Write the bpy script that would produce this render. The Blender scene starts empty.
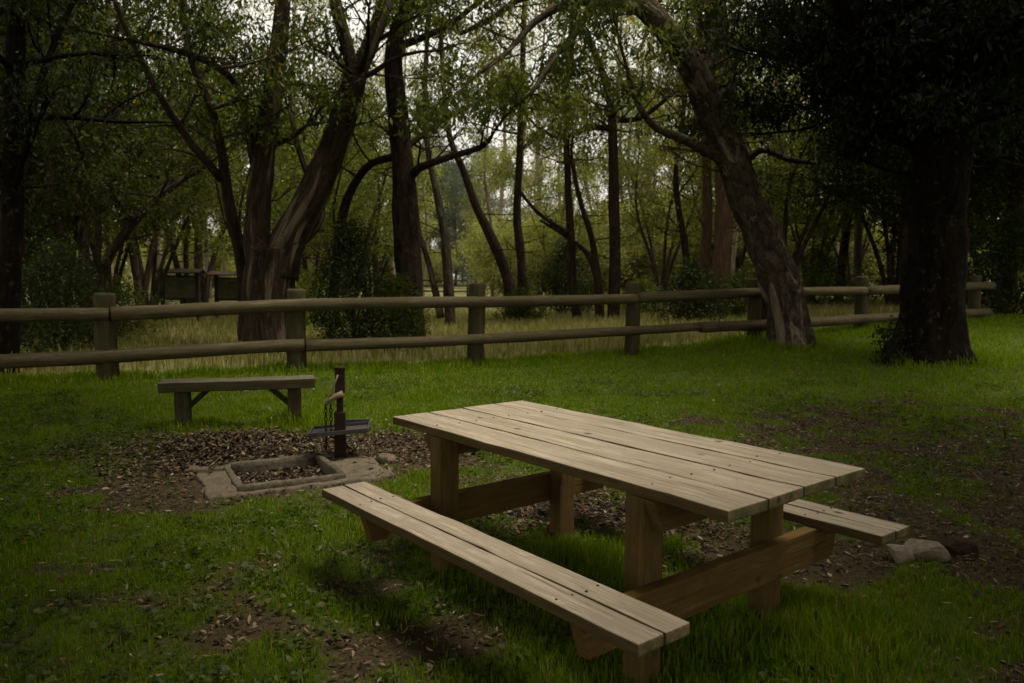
import bpy, bmesh, math, random
import numpy as np
from mathutils import Vector, Matrix, noise as mnoise

R = math.radians
rng = np.random.default_rng(7)
random.seed(7)
scene = bpy.context.scene
COL = scene.collection

# ------------------------------------------------------------------ camera geometry (metres, camera above the origin looking along +Y)
FPX, PITCH, ROLL, CH = 771.289, .0819, .0078, 1.4874


def at(px, py, Y):
    """World point seen at a photo pixel at depth Y."""
    a, b = px - 512, py - 341.5
    c, s = math.cos(ROLL), math.sin(ROLL)
    x, y = c * a + s * b, -s * a + c * b
    d = (x / FPX, math.cos(PITCH) - y / FPX * math.sin(PITCH), -math.sin(PITCH) - y / FPX * math.cos(PITCH))
    t = Y / d[1]
    return Vector((d[0] * t, Y, CH + d[2] * t))


# ------------------------------------------------------------------ noise and terrain
def _hash(ix, iy, seed):
    n = (ix * 374761393 + iy * 668265263 + seed * 974711) & 0x7fffffff
    n = ((n ^ (n >> 13)) * 1274126177) & 0x7fffffff
    return ((n ^ (n >> 16)) & 0xffff) / 65535.0


def vnoise(x, y, seed=0):
    x = np.asarray(x, float); y = np.asarray(y, float)
    ix = np.floor(x).astype(np.int64); iy = np.floor(y).astype(np.int64)
    fx = x - ix; fy = y - iy
    fx = fx * fx * (3 - 2 * fx); fy = fy * fy * (3 - 2 * fy)
    a = _hash(ix, iy, seed); b = _hash(ix + 1, iy, seed); c = _hash(ix, iy + 1, seed); d = _hash(ix + 1, iy + 1, seed)
    return (a * (1 - fx) + b * fx) * (1 - fy) + (c * (1 - fx) + d * fx) * fy


def fbm(x, y, seed=0, o=4):
    s = 0; w = .5; t = 0
    for i in range(o):
        s = s + w * vnoise(x * 2 ** i, y * 2 ** i, seed + i * 17); t += w; w *= .5
    return s / t


def ss(t):
    t = np.clip(t, 0, 1)
    return t * t * (3 - 2 * t)


PIT_C = np.array([-1.70, 5.66]); PIT_A = R(28)


def pit_local(x, y):
    dx, dy = x - PIT_C[0], y - PIT_C[1]
    c, s = math.cos(PIT_A), math.sin(PIT_A)
    return c * dx + s * dy, -s * dx + c * dy


def gz(x, y):
    x = np.asarray(x, float); y = np.asarray(y, float)
    z = .62 * ss((x + 2) / 14) * ss((y - 9) / 9)
    z = z + .05 * (fbm(x * .35, y * .35, 5, 3) - .5) * ss((np.hypot(x, y - 3.5) - 1.5) / 4)
    z = z + .10 * np.exp(-(((x + 2.55) / .55) ** 2 + ((y - 6.55) / .45) ** 2))     # heaped leaf mulch
    u, v = pit_local(x, y)
    z = z - .055 * ss((.42 - np.maximum(np.abs(u), np.abs(v))) / .1)
    z = z + .9 * ss((y - 45) / 80)
    return z


def gz1(x, y):
    return float(gz(x, y))


def blob(x, y, cx, cy, rx, ry, a=0.):
    c, s = math.cos(a), math.sin(a)
    dx, dy = x - cx, y - cy
    return np.exp(-((c * dx + s * dy) / rx) ** 2 - ((-s * dx + c * dy) / ry) ** 2)


def dirt(x, y):
    """0 = full sward, 1 = bare soil with litter."""
    n = fbm(x * 1.6, y * 1.6, 3, 4)
    n2 = fbm(x * 5., y * 5., 11, 3)
    m = 1.15 * blob(x, y, -1.9, 6.0, 1.15, 1.0)
    m = np.maximum(m, 1.0 * blob(x, y, -.9, 6.5, 1.0, .8))
    m = np.maximum(m, .95 * blob(x, y, .5, 4.75, .95, .45, R(-40)))
    m = np.maximum(m, .85 * blob(x, y, 1.5, 4.05, .8, .45, R(10)))
    m = np.maximum(m, .72 * blob(x, y, -.5, 3.05, .62, .38))
    m = np.maximum(m, .55 * blob(x, y, -1.25, 3.75, .35, .4))
    m = np.maximum(m, .58 * ss((x - 1.0) / 1.8) * ss((10.8 - y) / 3) + .05)
    m = np.maximum(m, .5 * blob(x, y, 2.3, 7.9, 1.3, .6))
    m = np.maximum(m, .52 * blob(x, y, 5.2, 8.8, 2.2, 1.2))
    m = np.maximum(m, .45 * blob(x, y, -1.0, 3.3, 1.2, .8))
    m = m + .07 * ss((8 - y) / 3)
    v = m + .95 * (n - .5) + .9 * (n2 - .5)
    return .93 * ss((v - .30) / .42)


# ------------------------------------------------------------------ object helpers
def tag(o, label=None, cat=None, group=None, kind=None):
    if label: o['label'] = label
    if cat: o['category'] = cat
    if group: o['group'] = group
    if kind: o['kind'] = kind
    return o


def empty(name, loc=(0, 0, 0), rz=0., **kw):
    o = bpy.data.objects.new(name, None)
    COL.objects.link(o)
    o.location = loc; o.rotation_euler = (0, 0, rz)
    o.empty_display_size = .1
    return tag(o, **kw)


def link(name, me, mats, parent=None, smooth=False):
    o = bpy.data.objects.new(name, me)
    COL.objects.link(o)
    for m in (mats if isinstance(mats, (list, tuple)) else [mats]):
        me.materials.append(m)
    if smooth:
        me.polygons.foreach_set('use_smooth', np.ones(len(me.polygons), bool))
    if parent: o.parent = parent
    return o


def mesh_np(name, V, loops, counts, gr=None, attrs=None):
    me = bpy.data.meshes.new(name)
    V = np.asarray(V, np.float32).reshape(-1, 3)
    loops = np.asarray(loops, np.int32).ravel(); counts = np.asarray(counts, np.int32).ravel()
    me.vertices.add(len(V)); me.vertices.foreach_set('co', V.ravel())
    me.loops.add(len(loops)); me.loops.foreach_set('vertex_index', loops)
    me.polygons.add(len(counts))
    st = np.zeros(len(counts), np.int32); st[1:] = np.cumsum(counts)[:-1]
    me.polygons.foreach_set('loop_start', st)
    me.polygons.foreach_set('loop_total', counts)
    if gr is not None:
        a = me.attributes.new('gr', 'FLOAT_VECTOR', 'POINT'); a.data.foreach_set('vector', np.asarray(gr, np.float32).ravel())
    for k, v in (attrs or {}).items():
        a = me.attributes.new(k, 'FLOAT', 'POINT'); a.data.foreach_set('value', np.asarray(v, np.float32).ravel())
    me.update(calc_edges=True)
    return me


# ------------------------------------------------------------------ materials
def mat(name, rough=.8):
    m = bpy.data.materials.new(name); m.use_nodes = True
    nt = m.node_tree; b = nt.nodes['Principled BSDF']
    b.inputs['Roughness'].default_value = rough
    b.inputs['Specular IOR Level'].default_value = .06
    return m, nt, b


def N(nt, t, **kw):
    n = nt.nodes.new(t)
    for k, v in kw.items():
        if k.startswith('i_'): n.inputs[k[2:].replace('_', ' ')].default_value = v
        else: setattr(n, k, v)
    return n


def ramp(nt, fac, stops):
    r = N(nt, 'ShaderNodeValToRGB')
    e = r.color_ramp.elements
    while len(e) < len(stops): e.new(.5)
    for el, (p, c) in zip(e, stops):
        el.position = p; el.color = (*c, 1) if len(c) == 3 else c
    if fac is not None: nt.links.new(fac, r.inputs[0])
    return r


def mixc(nt, a, b, fac, mode='MIX'):
    m = N(nt, 'ShaderNodeMix', data_type='RGBA', blend_type=mode)
    for s, v in ((0, fac), (6, a), (7, b)):
        if isinstance(v, (int, float)): m.inputs[s].default_value = v
        elif isinstance(v, tuple): m.inputs[s].default_value = (*v, 1)
        else: nt.links.new(v, m.inputs[s])
    return m.outputs[2]


def noise_tex(nt, vec, scale, detail=4, rough=.6, vscale=None, dist=0.):
    if vscale is not None:
        mp = N(nt, 'ShaderNodeMapping'); nt.links.new(vec, mp.inputs[0]); mp.inputs['Scale'].default_value = vscale; vec = mp.outputs[0]
    n = N(nt, 'ShaderNodeTexNoise'); n.inputs['Scale'].default_value = scale; n.inputs['Detail'].default_value = detail
    n.inputs['Roughness'].default_value = rough; n.inputs['Distortion'].default_value = dist
    nt.links.new(vec, n.inputs['Vector'])
    return n.outputs['Fac']


def bump(nt, b, h, strength=.5, dist=.01):
    n = N(nt, 'ShaderNodeBump'); n.inputs['Strength'].default_value = strength; n.inputs['Distance'].default_value = dist
    nt.links.new(h, n.inputs['Height']); nt.links.new(n.outputs[0], b.inputs['Normal'])


def wood(name, c_dark, c_mid, c_light, stain=.5, moss=0., rough=.85, bstr=.8):
    """Sawn or round timber; grain runs along the x of the 'gr' attribute."""
    m, nt, b = mat(name, rough)
    at_ = N(nt, 'ShaderNodeAttribute', attribute_name='gr').outputs['Vector']
    g1 = noise_tex(nt, at_, 1., 6, .65, (1.3, 26, 26), .5)
    g2 = noise_tex(nt, at_, 1., 5, .75, (4, 120, 120), .3)
    c = ramp(nt, g1, [(.28, c_dark), (.5, c_mid), (.72, c_light)]).outputs[0]
    c = mixc(nt, c, (.26, .22, .17), ramp(nt, g2, [(.47, (0, 0, 0)), (.62, (.5, .5, .5))]).outputs[0], 'MULTIPLY')
    st = noise_tex(nt, at_, 1., 5, .65, (1.7, 5, 5), .6)
    c = mixc(nt, c, tuple(v * .42 for v in c_dark), ramp(nt, st, [(.50, (0, 0, 0)), (.75, (stain,) * 3)]).outputs[0])
    cr = noise_tex(nt, at_, 1., 3, .5, (1.3, 60, 60), .2)
    c = mixc(nt, c, tuple(v * .3 for v in c_dark), ramp(nt, cr, [(.315, (.9, .9, .9)), (.35, (0, 0, 0))]).outputs[0])
    gy = noise_tex(nt, at_, 1., 6, .7, (3.5, 9, 9), .8)
    c = mixc(nt, c, tuple(v * .72 for v in c_mid), ramp(nt, gy, [(.42, (0, 0, 0)), (.60, (.85, .85, .85))]).outputs[0])
    # knots
    vo = N(nt, 'ShaderNodeTexVoronoi'); vo.inputs['Scale'].default_value = 1.
    mp = N(nt, 'ShaderNodeMapping'); mp.inputs['Scale'].default_value = (4.5, 6.5, 6.5); nt.links.new(at_, mp.inputs[0]); nt.links.new(mp.outputs[0], vo.inputs['Vector'])
    k = ramp(nt, vo.outputs['Distance'], [(.06, (.9, .9, .9)), (.095, (.5, .5, .5)), (.14, (0, 0, 0))]).outputs[0]
    c = mixc(nt, c, (.05, .033, .02), k)
    if moss:
        mo = noise_tex(nt, at_, 1., 5, .7, (6, 14, 14))
        c = mixc(nt, c, (.055, .07, .02), ramp(nt, mo, [(.42, (0, 0, 0)), (.62, (moss,) * 3)]).outputs[0])
    nt.links.new(c, b.inputs['Base Color'])
    ad = N(nt, 'ShaderNodeMath', operation='ADD'); nt.links.new(g1, ad.inputs[0]); nt.links.new(g2, ad.inputs[1])
    bump(nt, b, ad.outputs[0], bstr, .004)
    return m


def bark(name, cols, furrow=(3.5, 16), strips=None, bstr=1., mott=.15):
    m, nt, b = mat(name, .95)
    at_ = N(nt, 'ShaderNodeAttribute', attribute_name='gr').outputs['Vector']
    f1 = noise_tex(nt, at_, 1., 6, .7, (furrow[0], furrow[1], furrow[1]), .7)
    f2 = noise_tex(nt, at_, 1., 5, .7, (1.1, 3, 3), .4)
    c = ramp(nt, f1, [(.30, cols[0]), (.5, cols[1]), (.72, cols[2])]).outputs[0]
    c = mixc(nt, c, tuple(v * .35 for v in cols[0]), ramp(nt, f2, [(.48, (0, 0, 0)), (.72, (.65, .65, .65))]).outputs[0])
    if strips:
        s1 = noise_tex(nt, at_, 1., 3, .5, (.55, 6, 6), .3)
        c = mixc(nt, c, strips, ramp(nt, s1, [(.56, (0, 0, 0)), (.64, (.8, .8, .8))]).outputs[0])
    mt = noise_tex(nt, at_, 1., 4, .65, (1.6, 4.5, 4.5), 1.2)
    c = mixc(nt, c, tuple(min(1, v * 1.7) for v in cols[2]), ramp(nt, mt, [(.56, (0, 0, 0)), (.66, (mott,) * 3)]).outputs[0])
    li = noise_tex(nt, at_, 1., 5, .75, (9, 9, 9))
    c = mixc(nt, c, (.10, .105, .06), ramp(nt, li, [(.58, (0, 0, 0)), (.7, (.45, .45, .45))]).outputs[0])
    nt.links.new(c, b.inputs['Base Color'])
    bump(nt, b, f1, bstr, .03)
    return m


def leafmat(name, stops, trans=.5, tcol=1.8):
    m = bpy.data.materials.new(name); m.use_nodes = True
    nt = m.node_tree; nt.nodes.remove(nt.nodes['Principled BSDF'])
    out = nt.nodes['Material Output']
    ge = N(nt, 'ShaderNodeNewGeometry')
    c = ramp(nt, ge.outputs['Random Per Island'], stops).outputs[0]
    oi = N(nt, 'ShaderNodeObjectInfo')
    hs = N(nt, 'ShaderNodeHueSaturation'); nt.links.new(c, hs.inputs['Color'])
    mr = N(nt, 'ShaderNodeMapRange'); mr.inputs[3].default_value = .7; mr.inputs[4].default_value = 1.25
    nt.links.new(oi.outputs['Random'], mr.inputs[0]); nt.links.new(mr.outputs[0], hs.inputs['Value'])
    c = hs.outputs[0]
    d = N(nt, 'ShaderNodeBsdfDiffuse'); nt.links.new(c, d.inputs[0])
    t = N(nt, 'ShaderNodeBsdfTranslucent')
    nt.links.new(mixc(nt, c, (tcol * 1.1, tcol, tcol * .45), 1., 'MULTIPLY'), t.inputs[0])
    g = N(nt, 'ShaderNodeBsdfGlossy'); g.inputs['Roughness'].default_value = .45; g.inputs[0].default_value = (.9, .9, .9, 1)
    m1 = N(nt, 'ShaderNodeMixShader'); m1.inputs[0].default_value = trans
    nt.links.new(d.outputs[0], m1.inputs[1]); nt.links.new(t.outputs[0], m1.inputs[2])
    m2 = N(nt, 'ShaderNodeMixShader'); m2.inputs[0].default_value = .012
    nt.links.new(m1.outputs[0], m2.inputs[1]); nt.links.new(g.outputs[0], m2.inputs[2])
    nt.links.new(m2.outputs[0], out.inputs[0])
    return m


M = {}
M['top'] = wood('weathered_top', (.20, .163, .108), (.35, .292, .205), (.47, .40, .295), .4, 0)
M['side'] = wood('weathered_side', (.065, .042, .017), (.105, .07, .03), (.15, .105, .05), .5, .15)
M['endgrain'] = wood('mossy_end', (.11, .085, .04), (.19, .14, .075), (.26, .20, .11), .6, .85)
M['leg'] = wood('treated_leg', (.065, .039, .012), (.12, .072, .024), (.18, .115, .045), .6, .25)
M['beam'] = wood('beam_timber', (.085, .05, .014), (.13, .08, .023), (.175, .115, .04), .4, 0)
M['log'] = wood('log_rail', (.045, .033, .017), (.095, .072, .040), (.165, .128, .078), .7, .3)
M['post'] = wood('log_post', (.03, .022, .011), (.058, .043, .023), (.10, .078, .046), .7, .4)
M['oldbench'] = wood('old_bench', (.07, .06, .04), (.13, .11, .08), (.21, .18, .13), .7, .3)
M['cutwood'] = wood('cut_wood', (.09, .065, .038), (.16, .12, .075), (.23, .18, .12), .6, .1)
M['bark_dark'] = bark('bark_dark', ((.010, .007, .004), (.026, .018, .011), (.06, .043, .028)))
M['bark_black'] = bark('bark_black', ((.003, .002, .001), (.007, .0048, .003), (.017, .012, .008)))  # near-black bark: the shade at the fence ends is put into the colour
M['bark_strip'] = bark('bark_strip', ((.010, .007, .004), (.030, .021, .013), (.066, .048, .031)), (2.2, 20), (.15, .112, .07))
M['bark_grey'] = bark('bark_grey', ((.014, .010, .006), (.042, .032, .021), (.10, .08, .056)), (3.5, 12), mott=.6)
M['bark_mottled'] = bark('bark_mottled', ((.012, .008, .005), (.045, .034, .022), (.12, .095, .065)), (5, 9), mott=.9)
M['bare_wood'] = bark('bare_wood', ((.07, .052, .034), (.14, .105, .07), (.21, .165, .115)), (1.2, 14), None, .5)
M['bark_brown'] = bark('bark_brown', ((.03, .017, .009), (.075, .044, .024), (.13, .08, .045)), (2, 22))
M['bark_pale'] = bark('bark_pale', ((.12, .09, .065), (.22, .175, .13), (.33, .27, .21)), (1.2, 8), None, .4)
M['leaf_dark'] = leafmat('leaf_dark', [(0, (.016, .028, .004)), (.45, (.034, .052, .007)), (.8, (.058, .080, .011)), (1, (.11, .11, .022))])
M['leaf_shade'] = leafmat('leaf_shade', [(0, (.006, .010, .002)), (.5, (.011, .018, .003)), (1, (.022, .030, .005))], .35)  # deep shade painted into the leaf colour for the dim edges
M['leaf_mid'] = leafmat('leaf_mid', [(0, (.036, .053, .006)), (.4, (.068, .096, .012)), (.8, (.11, .14, .018)), (1, (.18, .17, .04))])
M['leaf_light'] = leafmat('leaf_light', [(0, (.075, .09, .015)), (.4, (.125, .145, .026)), (.8, (.19, .20, .042)), (1, (.27, .24, .07))])
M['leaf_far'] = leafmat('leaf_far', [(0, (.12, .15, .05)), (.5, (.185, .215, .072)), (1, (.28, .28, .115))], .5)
M['leaf_blue'] = leafmat('leaf_blue', [(0, (.07, .095, .08)), (.5, (.10, .13, .105)), (1, (.15, .17, .13))], .4, 1.2)  # distance haze put into the leaf colour as blue
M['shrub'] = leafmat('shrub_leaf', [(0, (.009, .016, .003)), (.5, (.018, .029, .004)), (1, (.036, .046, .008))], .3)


def grassmat(name, stops, dry, trans=.4, patch=(.45, .75), pmix=.45):
    m = bpy.data.materials.new(name); m.use_nodes = True
    nt = m.node_tree; nt.nodes.remove(nt.nodes['Principled BSDF'])
    ge = N(nt, 'ShaderNodeNewGeometry')
    c = ramp(nt, ge.outputs['Random Per Island'], stops).outputs[0]
    n = noise_tex(nt, ge.outputs['Position'], .9, 5, .65)
    c = mixc(nt, c, dry, ramp(nt, n, [(patch[0], (0, 0, 0)), (patch[1], (pmix, pmix, pmix))]).outputs[0])
    d = N(nt, 'ShaderNodeBsdfDiffuse'); nt.links.new(c, d.inputs[0])
    t = N(nt, 'ShaderNodeBsdfTranslucent'); nt.links.new(mixc(nt, c, (1.4, 1.4, .8), 1., 'MULTIPLY'), t.inputs[0])
    m1 = N(nt, 'ShaderNodeMixShader'); m1.inputs[0].default_value = trans
    nt.links.new(d.outputs[0], m1.inputs[1]); nt.links.new(t.outputs[0], m1.inputs[2])
    nt.links.new(m1.outputs[0], nt.nodes['Material Output'].inputs[0])
    return m


M['grass'] = grassmat('lawn_blades', [(0, (.066, .135, .002)), (.5, (.108, .185, .003)), (.86, (.14, .195, .005)), (.93, (.22, .19, .05)), (1, (.28, .22, .09))], (.17, .175, .012))
M['drygrass'] = grassmat('tall_dry_blades', [(0, (.13, .125, .035)), (.45, (.21, .195, .07)), (1, (.33, .275, .14))], (.08, .12, .015), patch=(.46, .68), pmix=.7)


def litter_mat():
    m, nt, b = mat('fallen_leaf', .8)
    ge = N(nt, 'ShaderNodeNewGeometry')
    c = ramp(nt, ge.outputs['Random Per Island'], [(0, (.045, .026, .014)), (.35, (.10, .058, .030)), (.66, (.13, .085, .048)), (.93, (.20, .145, .09)), (1, (.34, .28, .20))]).outputs[0]
    nt.links.new(c, b.inputs['Base Color'])
    return m


M['litter'] = litter_mat()


def mulch_mat():
    m, nt, b = mat('mulch', .9)
    ge = N(nt, 'ShaderNodeNewGeometry')
    c = ramp(nt, ge.outputs['Random Per Island'], [(0, (.014, .010, .006)), (.5, (.045, .031, .018)), (.85, (.095, .068, .042)), (1, (.21, .165, .11))]).outputs[0]
    nt.links.new(c, b.inputs['Base Color'])
    return m


M['mulch'] = mulch_mat()
M['weed'] = leafmat('weed_leaf', [(0, (.03, .055, .006)), (.6, (.06, .095, .010)), (1, (.12, .13, .03))], .3)


def ground_mat():
    m, nt, b = mat('ground_soil', .95)
    d = N(nt, 'ShaderNodeAttribute', attribute_name='dirt').outputs['Fac']
    f = N(nt, 'ShaderNodeAttribute', attribute_name='field').outputs['Fac']
    p = N(nt, 'ShaderNodeNewGeometry').outputs['Position']
    n1 = noise_tex(nt, p, 3., 7, .7); n2 = noise_tex(nt, p, 40., 5, .7); n3 = noise_tex(nt, p, .8, 5, .6)
    green = ramp(nt, n1, [(.3, (.035, .055, .008)), (.7, (.075, .105, .014))]).outputs[0]
    soil = ramp(nt, n2, [(.3, (.018, .011, .006)), (.5, (.05, .032, .018)), (.72, (.11, .076, .046))]).outputs[0]
    soil = mixc(nt, soil, (.05, .035, .02), ramp(nt, n3, [(.4, (0, 0, 0)), (.7, (.6, .6, .6))]).outputs[0])
    dry = ramp(nt, n1, [(.3, (.10, .105, .03)), (.7, (.19, .165, .07))]).outputs[0]
    c = mixc(nt, mixc(nt, green, dry, f), soil, d)
    nt.links.new(c, b.inputs['Base Color'])
    bump(nt, b, n2, .8, .02)
    return m


def simple(name, c1, c2, scale=20, rough=.85, bs=.4, metal=0., bd=.01):
    m, nt, b = mat(name, rough)
    tc = N(nt, 'ShaderNodeTexCoord').outputs['Object']
    n = noise_tex(nt, tc, scale, 6, .7)
    n2 = noise_tex(nt, tc, scale * .12, 4, .6)
    c = ramp(nt, n, [(.3, c1), (.7, c2)]).outputs[0]
    c = mixc(nt, c, tuple(v * .5 for v in c1), ramp(nt, n2, [(.5, (0, 0, 0)), (.75, (.6, .6, .6))]).outputs[0])
    nt.links.new(c, b.inputs['Base Color']); b.inputs['Metallic'].default_value = metal
    bump(nt, b, n, bs, bd)
    return m


M['concrete'] = simple('old_concrete', (.062, .050, .032), (.15, .122, .083), 45, .9, .5)
M['sooty'] = simple('sooty_concrete', (.035, .028, .018), (.15, .122, .083), 28, .9, .6)
M['rust'] = simple('rusty_steel', (.018, .012, .009), (.055, .032, .02), 60, .7, .4, .3)
M['plate'] = simple('hotplate_steel', (.05, .045, .04), (.10, .09, .08), 40, .55, .2, .5)
M['lever'] = simple('worn_lever', (.12, .085, .055), (.24, .175, .12), 50, .7, .3, .2)
M['rock'] = simple('pale_rock', (.16, .125, .088), (.34, .28, .20), 14, .9, .8, 0, .03)
M['rockdark'] = simple('dark_rock', (.025, .018, .011), (.07, .05, .032), 14, .9, .8, 0, .03)
M['gravel'] = simple('gravel_track', (.22, .18, .13), (.38, .32, .25), 4, .95, .3)
M['iron'] = simple('gate_iron', (.02, .018, .016), (.04, .035, .03), 30, .6, .2, .3)
M['board'] = simple('board_timber', (.035, .026, .018), (.07, .05, .034), 20, .85, .3)
M['panel'] = simple('board_panel', (.07, .075, .035), (.15, .15, .08), 6, .6, .1)
M['bolt'] = simple('bolt_head', (.015, .012, .01), (.035, .028, .022), 60, .6, .2, .4)
M['ground'] = ground_mat()

# ------------------------------------------------------------------ ground
FP = [(-11.6, 8.45), (-8.7, 9.65), (-5.75, 10.9), (-3.35, 11.95), (-.61, 13.1), (2.23, 14.3), (4.86, 15.5), (7.53, 16.65), (10.77, 18.0)]


def fence_side(x, y):
    """Signed distance behind the fence line (positive = beyond it)."""
    return (y - 13.35) * .925 - x * .39


def field_f(x, y):
    return ss((fence_side(x, y) - .25 + 1.5 * (fbm(x * .8, y * .8, 31) - .5)) / .8)


def axis(lo, hi, a, b, step):
    core = np.arange(a, b + 1e-6, step)
    g = [step]; out = [b]
    while out[-1] < hi: g.append(g[-1] * 1.25); out.append(out[-1] + g[-1])
    out2 = [a]; g = [step]
    while out2[-1] > lo: g.append(g[-1] * 1.25); out2.append(out2[-1] - g[-1])
    return np.array(sorted(out2[1:]) + list(core) + out[1:])


gx = axis(-600, 600, -8, 8, .07); gy = axis(-300, 900, 1.5, 12, .07)
X, Y = np.meshgrid(gx, gy)
Zg = gz(X, Y)
V = np.stack([X, Y, Zg], -1).reshape(-1, 3)
nx, ny = len(gx), len(gy)
i, j = np.meshgrid(np.arange(nx - 1), np.arange(ny - 1))
q = (j * nx + i).ravel()
loops = np.stack([q, q + 1, q + nx + 1, q + nx], -1)
fld = field_f(X, Y)
dd = np.where(fld > .5, .35 * ss((fbm(X * .3, Y * .3, 8) - .5) / .2), dirt(X, Y))
me = mesh_np('ground', V, loops, np.full(len(q), 4), attrs={'dirt': dd, 'field': fld})
ground = link('ground', me, M['ground'], smooth=True)
tag(ground, 'grassy clearing with bare leaf-littered patches', 'ground', kind='structure')

# gravel track beyond the fence
ts = np.linspace(-60, 60, 160)
rv = []
for t in ts:
    yc = 34 - .10 * t + 1.2 * math.sin(t * .08)
    for o in (-2.0, -1.0, 0, 1.0, 2.0):
        yy = yc + o * (1 + .12 * math.sin(t * 1.7 + o))
        rv.append((t, yy, gz1(t, yy) + .02 + .03 * (1 - abs(o) / 2)))
f_ = []
for a in range(len(ts) - 1):
    for b in range(4):
        k = a * 5 + b; f_.append((k, k + 5, k + 6, k + 1))
me = mesh_np('gravel_track', rv, f_, np.full(len(f_), 4))
tag(link('gravel_track', me, M['gravel'], smooth=True), 'pale gravel track running behind the fence', 'track', kind='structure')


# ------------------------------------------------------------------ sawn-timber helpers
def add_box(bm, c, size, axis=0, rot=None, bevel=.004, wob=0., mats=None, taper=None):
    """Bevelled board centred at c. axis = grain direction. mats = (top, side, end) indices."""
    lay = bm.verts.layers.float_vector.get('gr') or bm.verts.layers.float_vector.new('gr')
    t = bmesh.new()
    bmesh.ops.create_cube(t, size=1.)
    for v in t.verts: v.co = Vector((v.co.x * size[0], v.co.y * size[1], v.co.z * size[2]))
    if size[axis] > .5:
        es = [e for e in t.edges if abs((e.verts[0].co - e.verts[1].co)[axis]) > size[axis] * .9]
        bmesh.ops.subdivide_edges(t, edges=es, cuts=int(size[axis] / .12), use_grid_fill=True)
    if taper: taper(t)
    ee = [e for e in t.edges if len(e.link_faces) == 2 and e.calc_face_angle(0) > .5]
    if bevel: bmesh.ops.bevel(t, geom=ee, offset=bevel, segments=2, affect='EDGES', profile=.6)
    off = Vector((random.uniform(0, 50), random.uniform(0, 50), random.uniform(0, 50)))
    sd = random.uniform(0, 100)
    t.normal_update()
    vm = {}
    m3 = rot or Matrix.Identity(3)
    for v in t.verts:
        co = v.co.copy()
        if wob:
            co += Vector((mnoise.noise(Vector((co[axis] * 2.3, sd, k * 9.1)) + co * 3) for k in range(3))) * wob
        g = Vector((co[axis], co[(axis + 1) % 3], co[(axis + 2) % 3])) + off
        nv = bm.verts.new(m3 @ co + Vector(c)); nv[lay] = g; vm[v] = nv
    for f in t.faces:
        nf = bm.faces.new([vm[v] for v in f.verts])
        n = f.normal
        if mats:
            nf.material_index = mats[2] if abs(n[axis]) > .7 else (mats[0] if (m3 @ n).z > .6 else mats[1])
    t.free()


def add_disc(bm, c, r, h=.004, n=10):
    lay = bm.verts.layers.float_vector.get('gr') or bm.verts.layers.float_vector.new('gr')
    r_ = bmesh.ops.create_cone(bm, cap_ends=True, segments=n, radius1=r, radius2=r * .8, depth=h, matrix=Matrix.Translation(Vector(c)))


def from_bm(name, bm, mats, parent=None, smooth=False):
    me = bpy.data.meshes.new(name); bm.normal_update(); bm.to_mesh(me); bm.free()
    return link(name, me, mats, parent, smooth)


# ------------------------------------------------------------------ picnic table
TX, TY, TYAW = .3874, 3.5265, -.8861
L_, W_, TH = 2.11, .919, .0414
table = empty('picnic_table', (TX, TY, 0), TYAW,
              label='weathered timber picnic table with two attached plank seats, in the middle of the lawn', cat='picnic table')
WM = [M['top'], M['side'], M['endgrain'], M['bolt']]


def planks(name, n, v0, v1, ztop, length, parent, bolts):
    bm = bmesh.new()
    w = (v1 - v0) / n
    for k in range(n):
        dl = random.uniform(-.008, .008)
        rt = Matrix.Rotation(random.uniform(-.002, .002), 3, 'Z')
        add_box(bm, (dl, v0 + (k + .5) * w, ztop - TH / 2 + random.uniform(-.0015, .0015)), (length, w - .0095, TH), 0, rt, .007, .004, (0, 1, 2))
    b2 = bm; nf0 = len(bm.faces)
    for k in range(n):
        for u in (-.69, .69):
            for q in (-.27, .27):
                add_disc(b2, (u + random.uniform(-.02, .02), v0 + (k + .5 + q) * w, ztop + .0015), random.uniform(.004, .0065), .003)
    for f in list(bm.faces)[nf0:]: f.material_index = 3
    return from_bm(name, bm, WM, parent)


planks('tabletop', 4, -W_ / 2, W_ / 2, .75, L_, table, 1)
planks('seat', 2, -.8796, -.6297, .4305, 2.087, table, 1)
planks('seat', 2, .6297, .8796, .4305, 2.087, table, 1)
for u in (-.645, .655):
    for v in (-.401, .401):
        bm = bmesh.new()
        add_box(bm, (u, v, .3245), (.09, .112, .768), 2, None, .006, .002)
        from_bm('leg', bm, M['leg'], table)


def chamf(sgn):
    def f(t):
        for v in t.verts:
            if v.co.z < 0 and abs(v.co.y) > .3:
                m = max(abs(w.co.y) for w in t.verts)
                if abs(v.co.y) > m - .001: v.co.y -= math.copysign(.05, v.co.y)
    return f


for u in (-.7185, .7285):
    bm = bmesh.new()
    add_box(bm, (u, 0, .311), (.055, 1.66, .155), 1, None, .004, .002, taper=chamf(1))
    from_bm('seat_beam', bm, M['beam'], table)
for u in (-.717, .727):
    bm = bmesh.new()
    add_box(bm, (u, 0, .648), (.052, .93, .118), 1, None, .004, .002, taper=chamf(1))
    from_bm('top_bearer', bm, M['leg'], table)

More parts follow.
